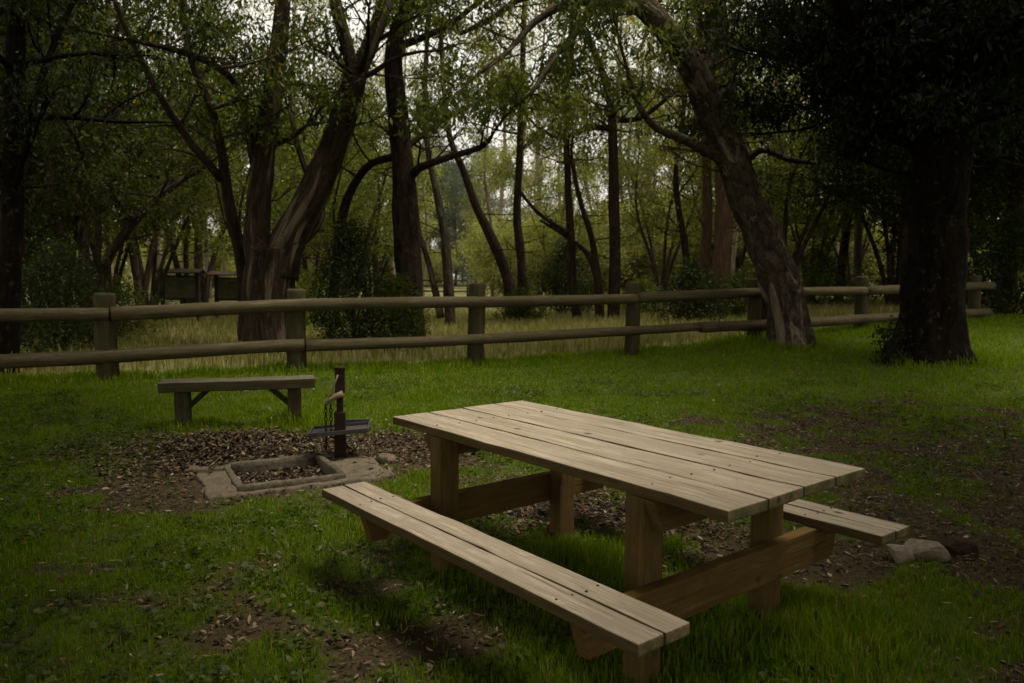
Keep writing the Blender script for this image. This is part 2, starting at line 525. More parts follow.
# ------------------------------------------------------------------ plain bench by the fence
bA = math.atan2(7.71 - 7.41, -2.2 + 3.18)
bench = empty('timber_bench', (-2.69, 7.56, gz1(-2.69, 7.56)), bA,
              label='low grey plank bench without backrest, on the grass before the log fence', cat='bench')
bm = bmesh.new()
add_box(bm, (0, -.0, .432), (1.44, .30, .095), 0, None, .008, .006, (0, 1, 1))
from_bm('seat', bm, [M['oldbench'], M['post']], bench)
for sx in (-1, 1):
    bm = bmesh.new(); add_box(bm, (sx * .52, 0, .17), (.13, .22, .42), 2, None, .008, .004)
    from_bm('leg', bm, M['post'], bench)
    bm = bmesh.new(); add_box(bm, (sx * .385, -.02, .30), (.26, .05, .05), 0, Matrix.Rotation(sx * R(-43) * -1 if sx < 0 else R(43) * -1 * -1, 3, 'Y'), .004, .002)
    from_bm('brace', bm, M['post'], bench)

# ------------------------------------------------------------------ fire pit
pit = empty('fire_pit', (PIT_C[0], PIT_C[1], 0), PIT_A, label='square concrete-rimmed ground fire pit full of dead leaves', cat='fire pit')


def rough_bm(bm, amp=.006, sc=9):
    for v in bm.verts:
        n = Vector((mnoise.noise(v.co * sc + Vector((k * 13.1, 5, 2))) for k in range(3)))
        v.co += n * amp


def cbox(bm, x0, x1, y0, y1, z0, z1):
    t = bmesh.new(); bmesh.ops.create_cube(t, size=1)
    for v in t.verts: v.co = Vector(((x0 + x1) / 2 + v.co.x * (x1 - x0), (y0 + y1) / 2 + v.co.y * (y1 - y0), (z0 + z1) / 2 + v.co.z * (z1 - z0)))
    bmesh.ops.bevel(t, geom=t.edges[:], offset=.008, segments=1, affect='EDGES')
    bmesh.ops.subdivide_edges(t, edges=[e for e in t.edges if e.calc_length() > .2], cuts=8, use_grid_fill=True)
    vm = {v: bm.verts.new(v.co) for v in t.verts}
    for f in t.faces: bm.faces.new([vm[v] for v in f.verts])
    t.free()


bm = bmesh.new()
cbox(bm, -.58, .62, -.44, -.36, -.1, .022); cbox(bm, -.62, .62, .36, .58, -.1, .018)
cbox(bm, -.58, -.36, -.36, .26, -.1, .026); cbox(bm, .36, .74, -.36, .36, -.1, .02)
rough_bm(bm, .03, 4); rough_bm(bm, .012, 14)
from_bm('slab', bm, M['concrete'], pit, True)
for a in range(4):
    bm = bmesh.new()
    hh = .04 if a == 2 else .058
    cbox(bm, -.375 if a % 2 == 0 else -.322, .375 if a % 2 == 0 else .322, -.375, -.326, -.22, hh)
    rough_bm(bm, .011, 9)
    bmesh.ops.rotate(bm, verts=bm.verts[:], cent=(0, 0, 0), matrix=Matrix.Rotation(R(90) * {0: 0, 1: 1, 2: 3, 3: 2}[a], 3, 'Z'))
    from_bm('rim', bm, M['sooty'], pit, True)


# ------------------------------------------------------------------ tubes (timber logs, trunks, rods)
def resample(P, rad, step):
    P = [Vector(p) for p in P]
    out, rr = [], []
    n = len(P)
    for k in range(n - 1):
        p0, p1, p2, p3 = P[max(k - 1, 0)], P[k], P[k + 1], P[min(k + 2, n - 1)]
        m = max(1, int(math.ceil((p2 - p1).length / step)))
        for s in range(m):
            t = s / m
            out.append(.5 * ((2 * p1) + (p2 - p0) * t + (2 * p0 - 5 * p1 + 4 * p2 - p3) * t * t + (3 * p1 - p0 - 3 * p2 + p3) * t ** 3))
            rr.append(rad[k] + (rad[k + 1] - rad[k]) * t)
    out.append(P[-1]); rr.append(rad[-1])
    return np.array([tuple(p) for p in out]), np.array(rr)


class TubeSet:
    def __init__(s): s.V, s.G, s.F, s.C, s.n = [], [], [], [], 0

    def tube(s, P, r, sides=8, rough=0., flute=0., cap=True, off=None, fs=5., capround=0.):
        P = np.asarray(P, float); r = np.asarray(r, float); n = len(P)
        T = np.gradient(P, axis=0); T /= np.linalg.norm(T, axis=1)[:, None] + 1e-9
        ref = np.array([0., 0, 1]) if abs(T[0, 2]) < .8 else np.array([1., 0, 0])
        A = np.zeros_like(P); a0 = np.cross(T[0], ref)
        for k in range(n):                       # carry the frame along so that the tube never twists over
            a0 = a0 - T[k] * np.dot(a0, T[k]); a0 /= np.linalg.norm(a0) + 1e-9
            A[k] = a0
        B = np.cross(T, A)
        a = np.linspace(0, 2 * np.pi, sides, endpoint=False)
        seg = np.concatenate([[0], np.cumsum(np.linalg.norm(np.diff(P, axis=0), axis=1))])
        rr = np.repeat(r[:, None], sides, 1)
        sd = int(rng.integers(0, 9999))
        if rough:
            rr = rr * (1 + rough * (vnoise(np.cos(a)[None] * fs * .5 + 20 + seg[:, None] * 2.1, np.sin(a)[None] * fs * .5 + 20 + seg[:, None] * 1.3, sd) - .5) * 2)
        if flute:
            ph = 1.2 * vnoise(seg * .9, seg * 0 + .5, sd + 3)[:, None] * 2
            rr = rr * (1 + flute * (np.sin(a[None] * 5 + ph) * .5 + np.sin(a[None] * 9 - ph * 1.7) * .35))
        ca, sa = np.cos(a)[None, :, None], np.sin(a)[None, :, None]
        Vv = P[:, None, :] + rr[:, :, None] * (A[:, None, :] * ca + B[:, None, :] * sa)
        o = rng.uniform(0, 60, 3) if off is None else off
        G = np.stack([np.repeat(seg[:, None], sides, 1) + o[0], r[:, None] * np.cos(a)[None] + o[1], r[:, None] * np.sin(a)[None] + o[2]], -1)
        base = s.n
        s.V.append(Vv.reshape(-1, 3)); s.G.append(G.reshape(-1, 3)); s.n += n * sides
        i, j = np.meshgrid(np.arange(sides), np.arange(n - 1)); i = i.ravel(); j = j.ravel()
        k = base + j * sides + i; k2 = base + j * sides + (i + 1) % sides
        s.F.append(np.stack([k, k2, k2 + sides, k + sides], -1).ravel()); s.C.append(np.full(len(k), 4))
        if cap:
            s.F.append(base + np.arange(sides)[::-1]); s.F.append(base + (n - 1) * sides + np.arange(sides)); s.C.append(np.array([sides, sides]))

    def build(s, name, m, parent=None, origin=(0, 0, 0), smooth=True):
        V = np.concatenate(s.V) - np.array(origin)
        me = mesh_np(name, V, np.concatenate(s.F), np.concatenate(s.C), np.concatenate(s.G))
        return link(name, me, m, parent, smooth)


# ------------------------------------------------------------------ swinging cooking plate on a post
post_p = Vector((-1.40, 6.23, 0))
grill = empty('cooking_stand', post_p, R(8), label='dark steel post with swing hotplate and hanging chain behind the fire pit', cat='barbecue stand')
bm = bmesh.new()
add_box(bm, (0, 0, .14), (.088, .088, .50), 2, None, .004)
add_box(bm, (0, 0, .47), (.052, .052, .20), 2, None, .003)
add_box(bm, (.003, 0, .648), (.078, .078, .20), 2, None, .004)
add_box(bm, (.003, 0, .752), (.09, .09, .012), 2, None, .002)
from_bm('post', bm, M['rust'], grill)
bm = bmesh.new()
add_box(bm, (0, -.20, .235), (.46, .30, .012), 0, Matrix.Rotation(R(-4), 3, 'Y'), .003)
for q in (-1, 1):
    add_box(bm, (0, -.20 + q * .15, .248), (.46, .012, .035), 0, Matrix.Rotation(R(-4), 3, 'Y'), .002)
    add_box(bm, (q * .23, -.20, .247 + q * .016), (.012, .30, .035), 1, None, .002)
add_box(bm, (.13, -.03, .285), (.2, .03, .03), 0, None, .003)
hp = from_bm('hotplate', bm, M['plate'], grill)
hp.location = (0, .2 - .02, 0)
ts_ = TubeSet()
ts_.tube(np.array([(.03, -.05, .545), (-.02, -.06, .53), (-.07, -.06, .50), (-.115, -.06, .455)]), np.array([.028, .024, .022, .014]), 8)
ts_.tube(np.array([(-.10, -.06, .47), (-.06, -.06, .56), (-.03, -.055, .64), (-.01, -.05, .70)]), np.array([.010, .009, .008, .008]), 6)
ts_.build('lever', M['lever'], grill)
ts_ = TubeSet()
for cx_, nn in ((-.108, 11), (-.068, 8)):
    for k in range(nn):
        z = .445 - k * .034
        th = np.linspace(0, 2 * np.pi, 11)
        w = .010
        if k % 2: pts = np.stack([cx_ + w * np.cos(th), -.06 + 0 * th, z + .022 * np.sin(th)], -1)
        else: pts = np.stack([cx_ + .003 * np.cos(th), -.06 + w * np.cos(th), z + .022 * np.sin(th)], -1)
        ts_.tube(pts, np.full(11, .0042), 5, cap=False)
ts_.build('chain', M['rust'], grill)

# ------------------------------------------------------------------ stones and cut log
def lump(name, loc, size, m, seed, rz=0, flat=.0, **kw):
    bm = bmesh.new()
    bmesh.ops.create_icosphere(bm, subdivisions=4, radius=.5)
    for v in bm.verts:
        c = v.co.copy()
        p = Vector((math.copysign(abs(c.x * 2) ** .55, c.x), math.copysign(abs(c.y * 2) ** .55, c.y), math.copysign(abs(c.z * 2) ** .6, c.z))) * .5
        d = mnoise.noise(c * 2.2 + Vector((seed, 0, 0))) * .22 + mnoise.noise(c * 6 + Vector((seed, 4, 0))) * .08 + mnoise.noise(c * 17 + Vector((seed, 4, 0))) * .025
        p *= 1 + d
        v.co = p
    rr_ = random.Random(int(seed * 10))
    for q in range(9):
        nv = Vector((rr_.gauss(0, 1), rr_.gauss(0, 1), rr_.gauss(.2, .8))).normalized(); lim = rr_.uniform(.30, .43)
        for v in bm.verts:
            dd_ = v.co.dot(nv) - lim
            if dd_ > 0: v.co -= nv * dd_ * .93
    for v in bm.verts: v.co = Vector((v.co.x * size[0], v.co.y * size[1], v.co.z * size[2])) * .98
    o = from_bm(name, bm, m, None, False)
    o.location = loc; o.rotation_euler = (0, 0, rz)
    return tag(o, **kw)


lump('rock', (2.085, 4.02, .04), (.14, .11, .12), M['rock'], 3.1, .4, label='small pale rounded rock, beside the far seat end of the table', cat='rock')
lump('rock', (2.235, 4.06, .04), (.22, .14, .125), M['rock'], 8.7, -.15, label='pale blocky rock with a flat top, between the pale round and the dark rock', cat='rock')
lump('rock', (2.45, 4.14, .035), (.22, .15, .12), M['rockdark'], 14.2, -.1, label='dark brown rock in the leaf litter right of the pale rocks', cat='rock')
ts_ = TubeSet()
ts_.tube(np.array([(0, 0, -.03), (0, 0, .02), (0, 0, .048), (.002, 0, .055)]), np.array([.07, .072, .07, .062]), 18, .05)
o = ts_.build('cut_log', M['cutwood'])
o.location = (-1.0, 6.12, gz1(-1.0, 6.12)); o.rotation_euler = (R(3), R(-4), 0)
tag(o, 'short round cut of log lying on the soil beside the fire pit', 'log')

# ------------------------------------------------------------------ fence
fence = empty('log_fence', (-.61, 13.1, 0), 0, label='two-rail log fence with thick round posts along the back of the lawn', cat='fence')
FO = np.array((-.61, 13.1, 0))
RZ = [.90, .93, .957, 1.034, 1.086, 1.144, 1.225, 1.297, 1.375]
PTOP = [1.2, 1.22, None, None, None, None, None, None, None]
ptop_px = [None, None, (105, 293), (296, 289), (479, 282.7), (633, 282.3), (754, 278.5), (861, 276.3), (973, 275.2)]
for k, (x, y) in enumerate(FP):
    zt = at(*ptop_px[k], y).z if ptop_px[k] else RZ[k] + .25
    zb = gz1(x, y) - .15
    t = TubeSet(); r = [.15, .14, .148, .147, .145, .135, .135, .135, .13][k]
    zs = np.concatenate([np.linspace(zb, zt - .04, 10), [zt - .015, zt]])
    t.tube(np.array([(x + .01 * math.sin(z * 3 + k), y + .01 * math.sin(z * 2 + k * 2), z) for z in zs]), np.concatenate([np.full(10, r) * np.linspace(1.03, .98, 10), [r * .94, r * .80]]), 20, .05)
    t.build('post', M['post'], fence, FO)
dn = np.array((.39, -.92))     # towards the lawn
spans = {0: [(0, 2.02), (2.03, 5.0), (5.01, 6.99), (7.0, 8.12)], 1: [(0, 3.03), (3.04, 5.5), (5.51, 8.1)]}


def fpos(s):
    s = min(s, 8.2); k = min(int(s), 7); t = s - k
    x = FP[k][0] + (FP[k + 1][0] - FP[k][0]) * t; y = FP[k][1] + (FP[k + 1][1] - FP[k][1]) * t
    return x, y, RZ[k] + (RZ[k + 1] - RZ[k]) * t


for lv, dz in ((0, 0), (1, -.615)):
    for si, (a, b) in enumerate(spans[lv]):
        pts = []
        for s in np.linspace(a, b, int((b - a) * 12) + 2):
            x, y, z = fpos(s)
            pts.append((x + dn[0] * .12, y + dn[1] * .12, z + dz + .018 * math.sin(s * 2.1 + lv * 2 + si)))
        rr = np.full(len(pts), .094) * (1 + .08 * math.sin(si * 3 + lv)) * np.linspace(1.05, .95, len(pts))
        t = TubeSet(); t.tube(pts, rr, 18, .06); t.build('rail', M['log'], fence, FO)


# ------------------------------------------------------------------ foliage
def leaf_mesh(name, C, rad, k, size, m, parent, origin, droop=.5, aspect=.36, flat=.65):
    C = np.asarray(C, float); Mn = len(C)
    rad = np.broadcast_to(np.asarray(rad, float), (Mn,))
    n = Mn * k
    c = np.repeat(C, k, 0); r = np.repeat(rad, k)
    off = rng.normal(0, .5, (n, 3)) * r[:, None] * np.array([1, 1, flat])
    p = c + off
    d = rng.normal(0, 1, (n, 3)); d /= np.linalg.norm(d, axis=1)[:, None]
    d = d * (1 - droop) + np.array([0, 0, -1.]) * droop; d /= np.linalg.norm(d, axis=1)[:, None] + 1e-6
    w = np.cross(d, rng.normal(0, 1, (n, 3))); w /= np.linalg.norm(w, axis=1)[:, None] + 1e-6
    nn = np.cross(d, w)
    ln = size * rng.uniform(.6, 1.3, n); hw = ln * aspect * .5 * rng.uniform(.7, 1.2, n)
    a = p; b = p + d * (ln * .45)[:, None] + w * hw[:, None] + nn * (ln * .06)[:, None]
    e = p + d * ln[:, None] - nn * (ln * .05)[:, None]; f = p + d * (ln * .45)[:, None] - w * hw[:, None] + nn * (ln * .06)[:, None]
    Vv = np.stack([a, b, e, f], 1).reshape(-1, 3) - np.array(origin)
    me = mesh_np(name, Vv, np.arange(n * 4), np.full(n, 4))
    return link(name, me, m, parent)


class Tree:
    def __init__(s): s.t = TubeSet(); s.tips = []; s.ts = []

    def limb(s, P, r, sides, rough=.08, flute=0., step=.35):
        p, rr = resample(P, r, step)
        s.t.tube(p, rr, sides, rough, flute)
        return p, rr

    def branch(s, p0, d, L, r0, lvl, spread, up, ksub, cl):
        d = d.normalized(); pts = [p0]; p = p0.copy(); n = 6
        for k in range(n):
            d = (d + Vector((random.gauss(0, .16), random.gauss(0, .16), random.gauss(0, .12) + up * .12))).normalized()
            p = p + d * (L / n); pts.append(p.copy())
        rr = [r0 * (1 - .8 * k / n) for k in range(n + 1)]
        s.t.tube([tuple(q) for q in pts], rr, 6 if lvl == 0 else (5 if lvl == 1 else 4), .05, cap=False)
        if lvl < cl:
            for k in range(ksub):
                t = random.uniform(.3, 1.0); q = pts[min(int(t * n), n)]
                dd = (d + Vector((random.gauss(0, spread), random.gauss(0, spread), random.gauss(.1, spread * .6)))).normalized()
                s.branch(q, dd, L * random.uniform(.4, .65), r0 * .45, lvl + 1, spread, up, ksub, cl)
        if lvl >= cl - 0:
            for k in range(2, n + 1): s.tips.append(tuple(pts[k]))
        elif lvl == cl - 1:
            s.tips.append(tuple(pts[-1]))


def grow(tree, p, rr, n, L, hmin, spread=.75, up=.5, ksub=3, cl=2, out=None, tmax=1.):
    """Side branches along a limb above height hmin."""
    idx = [k for k in range(len(p)) if p[k][2] > hmin and k < len(p) * tmax]
    if not idx: return
    for _ in range(n):
        k = random.choice(idx); a = random.uniform(0, 2 * math.pi)
        d = Vector((math.cos(a), math.sin(a), random.uniform(.0, .9)))
        if out is not None: d += Vector(out) * .7
        tree.branch(Vector(p[k]), d, L * random.uniform(.6, 1.25), max(.012, min(rr[k] * .42, .06)), 0, spread, up, ksub, cl)
    tree.branch(Vector(p[-1]), Vector(p[-1] - p[-2]), L, rr[-1] * .8, 0, spread, up, ksub + 1, cl)


def finish(tree, name, base, mb, ml, size, k, rad, droop=.5, **kw):
    o = empty(name, base, 0, **kw)
    tree.t.build('trunk', mb, o, base)
    if tree.tips: leaf_mesh('crown', np.array(tree.tips), np.array([rad * random.uniform(.6, 1.3) for _ in tree.tips]), k, size, ml, o, base, droop)
    return o


def hero(name, label, cat, stems, mb, ml, nb=10, L=2.2, hmin=3., size=.12, k=10, rad=.5, sides=14, flute=.0, group=None, rough=.10, ksub=3, cl=2, droop=.5, up=.3, base_px=None, leafy=None):
    tr = Tree(); base = None
    for si, st in enumerate(stems):
        P = [at(px, py, Yd) for px, py, w, Yd in st]; r = [w * .5 * Yd / FPX for px, py, w, Yd in st]
        if si == 0:
            g = gz1(P[0].x, P[0].y); P[0].z = min(P[0].z, g - .1)
            base = (P[0].x, P[0].y, g)
        p, rr = tr.limb(P, r, sides if st[0][2] > 12 else 8, rough, flute if st[0][2] > 24 else 0, .12 if st[0][2] > 24 else .3)
        if leafy is None or si in leafy:
            grow(tr, p, rr, nb, L, hmin, up=up, ksub=ksub, cl=cl)
        idx = [q for q in range(len(p)) if p[q][2] > 1.9]
        for _ in range(5 if idx else 0):                       # dead, leafless side branches
            q = random.choice(idx); a = random.uniform(0, 6.28); nt_ = len(tr.tips)
            tr.branch(Vector(p[q]), Vector((math.cos(a), math.sin(a), random.uniform(-.1, .7))), L * random.uniform(.4, .9), max(.01, min(rr[q] * .3, .028)), 0, .8, .1, 3, 2)
            del tr.tips[nt_:]
    return finish(tr, name, base, mb, ml, size, k, rad, droop, label=label, cat=cat, group=group)


def S(Y, *pts, dy=0.):
    n = len(pts)
    return [(a, b, w, Y + dy * k / max(1, n - 1)) for k, (a, b, w) in enumerate(pts)]


FT = 'tree'
def H(*a, **k): return hero(*a, **k)


H('gum_tree', 'large grey multi-stemmed gum forking low behind the fence, pale streak on one limb', FT, [
    S(15, (271, 362, 64), (268, 335, 54), (267, 300, 49), (269, 270, 48), (271, 248, 46)),
    S(15, (262, 275, 30), (256, 238, 26), (260, 190, 22), (267, 130, 20), (274, 80, 18), (281, 25, 16), (286, -40, 14), (292, -160, 10)),
    S(15, (278, 275, 40), (290, 235, 32), (315, 188, 29), (336, 140, 26), (349, 100, 23), (357, 72, 20)),
    S(15, (356, 80, 15), (346, 42, 13), (335, 0, 12), (322, -80, 9)),
    S(15, (357, 78, 17), (372, 40, 15), (386, 0, 14), (404, -70, 10), (420, -160, 7)),
    S(15.6, (247, 300, 14), (240, 250, 12), (229, 205, 11), (222, 154, 9), (212, 110, 8), (192, 62, 7), (183, 10, 6), (175, -60, 4), dy=-1.5),
    S(15, (222, 180, 8), (187, 137, 8), (164, 103, 7), (137, 51, 6), (122, 20, 5), (105, -30, 4), dy=-1),
    S(15.2, (258, 190, 9), (242, 98, 8), (219, 68, 7), (178, 51, 6), (130, 40, 4), dy=-2),
    S(15.2, (300, 245, 8), (322, 215, 7), (302, 160, 6), (290, 110, 5), dy=1)],
  M['bark_strip'], M['leaf_dark'], nb=5, L=1.8, hmin=3.7, size=.135, k=8, rad=.5, sides=22, flute=.07, leafy=[1, 3, 4, 5, 6, 7, 8])

H('gum_tree', 'straight dark-barked tree behind the two leafy bushes at the fence', FT, [
    S(16, (412, 335, 28), (410, 290, 26), (408, 255, 26), (406, 215, 26), (403, 165, 23), (398, 115, 20), (393, 65, 17), (398, 30, 15), (408, 0, 13), (420, -70, 11), (425, -170, 8)),
    S(16, (408, 180, 10), (419, 168, 9), (450, 157, 7), (481, 147, 6), (491, 137, 4), dy=-1.),
    S(16, (404, 150, 7), (425, 133, 6), (450, 116, 5), (475, 103, 3), dy=1.),
    S(16, (403, 155, 8), (380, 160, 8), (364, 170, 8), (347, 200, 9), (338, 245, 9), (333, 300, 10), dy=.8),
    S(16, (402, 45, 9), (440, 30, 6), (475, 5, 5), (520, -40, 4), dy=-1)],
  M['bark_dark'], M['leaf_mid'], nb=3, L=1.6, hmin=4.0, size=.135, k=7, rad=.36, sides=18, flute=.05, leafy=[0, 1, 2])

lean = H('leaning_tree', 'thick mottled trunk leaning left, standing on the lawn before the fence', FT, [
    S(14.8, (789, 364, 62), (789, 350, 50), (790, 335, 42), (788, 310, 38), (780, 280, 37), (767, 250, 37), (757, 222, 34), (745, 198, 33), (736, 172, 32), (726, 145, 29), (714, 118, 27), (704, 92, 27), (691, 64, 24), (671, 34, 22), (646, 8, 21), (610, -18, 20), (560, -50, 16), (500, -90, 12)),
    S(14.8, (728, 162, 12), (700, 148, 10), (679, 137, 9), (655, 127, 7), (636, 100, 6), (628, 70, 5), dy=-1.),
    S(14.8, (650, 15, 12), (610, 2, 11), (570, 3, 9), (535, 22, 7), (508, 51, 5), (477, 75, 4), dy=-1.5),
    S(14.8, (590, -25, 12), (545, -8, 8), (517, 0, 7), (494, 17, 6), (460, 34, 4), dy=1.),
    S(14.8, (600, -10, 8), (580, 25, 6), (560, 50, 5), (530, 95, 4), dy=-2.),
    S(14.8, (700, 90, 14), (715, 40, 12), (722, -20, 10), (730, -90, 8), dy=.5)],
  M['bark_mottled'], M['leaf_dark'], nb=4, L=1.7, hmin=4.6, size=.135, k=8, rad=.4, sides=24, flute=.13, rough=.14, leafy=[0, 1, 2, 5])

# the strip of bare pale wood down the left of its base
t = TubeSet()
p, rr = resample([at(770, 270, 14.56), at(773, 292, 14.54), at(777, 312, 14.53), at(781, 332, 14.50), at(784, 350, 14.47), at(786, 362, 14.45)], [.02, .06, .08, .09, .10, .13], .06)
t.tube(p, rr, 12, .2)
t.build('bare_wood_strip', M['bare_wood'], lean, lean.location)

H('gum_tree', 'dark trunk rising close behind the leaning tree', FT, [
    S(16.6, (774, 335, 24), (770, 280, 22), (760, 235, 22), (748, 195, 23), (738, 160, 24), (729, 115, 25), (721, 70, 24), (716, 20, 22), (716, -60, 17), (718, -160, 12)),
    S(16.6, (740, 170, 8), (760, 150, 7), (790, 160, 5), (816, 163, 4), dy=-.6)],
  M['bark_dark'], M['leaf_dark'], nb=9, L=2.0, hmin=4.2, size=.135, k=8, rad=.4, sides=16)

H('gum_tree', 'massive dark rough-barked trunk with flared base, at the shaded end of the fence', FT, [
    S(13, (926, 372, 112), (927, 357, 86), (929, 342, 68), (932, 318, 58), (935, 280, 53), (936, 240, 51), (940, 180, 49), (945, 100, 48), (950, 0, 46), (960, -120, 46), (962, -300, 36)),
    S(13, (945, 190, 20), (900, 90, 16), (850, 20, 13), (800, -60, 9), dy=-1.5),
    S(13, (950, 120, 18), (1000, 30, 14), (1040, -60, 10), dy=-2),
    S(13, (946, 160, 14), (905, 120, 10), (860, 110, 7), (820, 125, 4), dy=1.5)],
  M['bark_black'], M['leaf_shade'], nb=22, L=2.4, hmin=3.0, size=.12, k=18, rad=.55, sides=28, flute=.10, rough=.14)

H('gum_tree', 'slim dark two-stemmed tree rising from dry grass behind the middle of the fence', FT, [
    S(24, (613, 326, 13), (615, 260, 11), (614, 200, 11), (613, 150, 9), (610, 100, 8), (600, 65, 7), (585, 30, 6), (570, 0, 5), (560, -60, 4)),
    S(24, (600, 326, 10), (598, 285, 9), (592, 240, 6), (580, 200, 5), (572, 160, 4), dy=-.6),
    S(24, (599, 290, 6), (588, 255, 5), (565, 236, 4), (540, 220, 3), dy=.8),
    S(24, (614, 120, 6), (640, 118, 5), (665, 100, 4), (690, 80, 3), dy=1),
    S(24, (613, 130, 6), (590, 128, 5), (560, 138, 4), (535, 125, 3), dy=1)],
  M['bark_dark'], M['leaf_mid'], nb=6, L=2.1, hmin=4.6, size=.14, k=7, rad=.45)

H('gum_tree', 'slim dark tree left of the two-stemmed one, its foot in dry grass', FT, [
    S(24.5, (579, 324, 10), (573, 290, 9), (571, 240, 8), (568, 180, 7), (566, 120, 6), (570, 50, 5), (575, -40, 4)),
    S(24.5, (571, 235, 5), (555, 225, 4), (535, 210, 4), (515, 185, 3), dy=-.6)],
  M['bark_dark'], M['leaf_mid'], nb=9, L=2.1, hmin=5., size=.14, k=7, rad=.42)

H('gum_tree', 'dark trunk bending left above the fence, between the gate and a straight slim trunk', FT, [
    S(26, (512, 312, 14), (510, 290, 12), (503, 265, 11), (491, 237, 10), (476, 206, 8), (463, 170, 7), (450, 138, 6), (444, 90, 5), (440, 20, 4))],
  M['bark_dark'], M['leaf_mid'], nb=8, L=2.2, hmin=6., size=.145, k=7, rad=.48)

H('gum_tree', 'straight slim dark trunk just right of the bending one', FT, [
    S(27, (524, 312, 11), (521, 260, 9), (517, 215, 8), (519, 165, 7), (521, 100, 6), (524, 20, 5), (526, -60, 4))],
  M['bark_dark'], M['leaf_mid'], nb=8, L=2.0, hmin=5.2, size=.145, k=7, rad=.48)

H('gum_tree', 'thin brown tree with a leaning second stem, in front of the iron gate', FT, [
    S(23, (451, 318, 12), (447, 265, 10), (443, 225, 8), (436, 190, 7), (428, 150, 6), (425, 90, 5), (430, 0, 4)),
    S(23, (441, 318, 8), (430, 268, 6), (420, 235, 5), (412, 200, 4), dy=.5)],
  M['bark_grey'], M['leaf_mid'], nb=6, L=1.9, hmin=4.8, size=.14, k=7, rad=.42)

H('gum_tree', 'tall straight pale-barked gum against the sky, right of the leaning tree', FT, [
    S(31, (781, 300, 13), (780, 240, 12), (780, 170, 11), (779, 90, 11), (779, 10, 10), (780, -120, 9), (781, -260, 6)),
    S(31, (780, 70, 6), (800, 40, 4), (825, 20, 3), dy=1)],
  M['bark_pale'], M['leaf_mid'], nb=14, L=2.6, hmin=10., size=.15, k=9, rad=.8)

H('gum_tree', 'broad brown stringy-barked trunk left of the leaning tree, behind the fence', FT, [
    S(22, (717, 312, 23), (720, 280, 20), (723, 240, 17), (723, 190, 15), (721, 140, 13), (718, 80, 11), (716, 0, 9), (716, -90, 7))],
  M['bark_brown'], M['leaf_mid'], nb=12, L=2.2, hmin=5., size=.125, k=10, rad=.65, sides=16)
H('gum_tree', 'narrower brown trunk touching the left of the broad brown trunk', FT, [
    S(23, (701, 310, 13), (704, 270, 11), (707, 230, 10), (707, 180, 9), (704, 120, 8), (700, 40, 6), (698, -50, 5))],
  M['bark_brown'], M['leaf_mid'], nb=10, L=2.1, hmin=5., size=.125, k=10, rad=.45)
H('gum_tree', 'thin dark crooked tree left of the brown trunks', FT, [
    S(25, (691, 308, 9), (688, 275, 8), (684, 240, 7), (678, 205, 6), (676, 165, 5), (684, 110, 4), (688, 40, 3))],
  M['bark_dark'], M['leaf_light'], nb=10, L=2., hmin=3.8, size=.12, k=9, rad=.42)
H('gum_tree', 'slender pale trunk right of the leaning tree, behind a fence post', FT, [
    S(27, (858, 302, 9), (858, 250, 8), (859, 190, 8), (861, 110, 7), (864, 20, 6), (866, -70, 5))],
  M['bark_pale'], M['leaf_dark'], nb=16, L=2.4, hmin=4.5, size=.13, k=12, rad=.48)
H('gum_tree', 'dark slanting trunk beside the slender pale trunk, right of the leaning tree', FT, [
    S(26, (838, 302, 11), (842, 265, 9), (848, 220, 8), (854, 170, 7), (850, 100, 6), (846, 20, 5))],
  M['bark_dark'], M['leaf_dark'], nb=16, L=2.4, hmin=4.0, size=.13, k=12, rad=.48)
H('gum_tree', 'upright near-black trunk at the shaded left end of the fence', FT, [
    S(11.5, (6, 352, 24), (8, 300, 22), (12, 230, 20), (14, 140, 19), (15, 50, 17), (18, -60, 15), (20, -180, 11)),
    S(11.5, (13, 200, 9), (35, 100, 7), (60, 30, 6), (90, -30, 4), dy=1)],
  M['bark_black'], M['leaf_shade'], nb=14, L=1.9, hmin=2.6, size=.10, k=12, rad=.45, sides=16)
H('tea_tree', 'fan-shaped thicket tree of many thin curved stems behind the left of the fence', FT, [
    S(17, (90, 345, 26), (90, 320, 22), (90, 300, 20)),
    S(17, (86, 310, 12), (72, 260, 10), (58, 220, 8), (44, 150, 7), (28, 80, 5), (20, 10, 4), dy=-.6),
    S(17, (88, 310, 13), (84, 250, 10), (88, 215, 9), (110, 185, 8), (142, 150, 6), (160, 120, 4), dy=.6),
    S(17, (94, 310, 13), (104, 268, 10), (120, 240, 8), (150, 205, 7), (186, 178, 5), dy=.3),
    S(17, (90, 310, 12), (80, 220, 9), (72, 160, 8), (82, 100, 6), (110, 50, 5), (130, -10, 3), dy=1),
    S(17, (92, 315, 9), (98, 230, 7), (90, 170, 6), (60, 110, 5), dy=-1.2)],
  M['bark_grey'], M['leaf_dark'], nb=8, L=1.6, hmin=2.6, size=.12, k=7, rad=.38)
H('tea_tree', 'thin-stemmed tree rising just behind the larger notice board', FT, [
    S(26.5, (196, 330, 10), (197, 290, 8), (198, 240, 7), (190, 190, 6), (177, 125, 5), (170, 60, 4)),
    S(26.5, (204, 322, 7), (208, 280, 6), (218, 245, 5), (233, 205, 4), dy=.5),
    S(26.5, (186, 322, 7), (178, 270, 6), (165, 225, 5), (150, 170, 4), dy=-.5),
    S(26.5, (192, 322, 6), (186, 250, 5), (196, 180, 4), (215, 130, 3), dy=-.8)],
  M['bark_grey'], M['leaf_mid'], nb=8, L=1.9, hmin=3.4, size=.12, k=9, rad=.42)
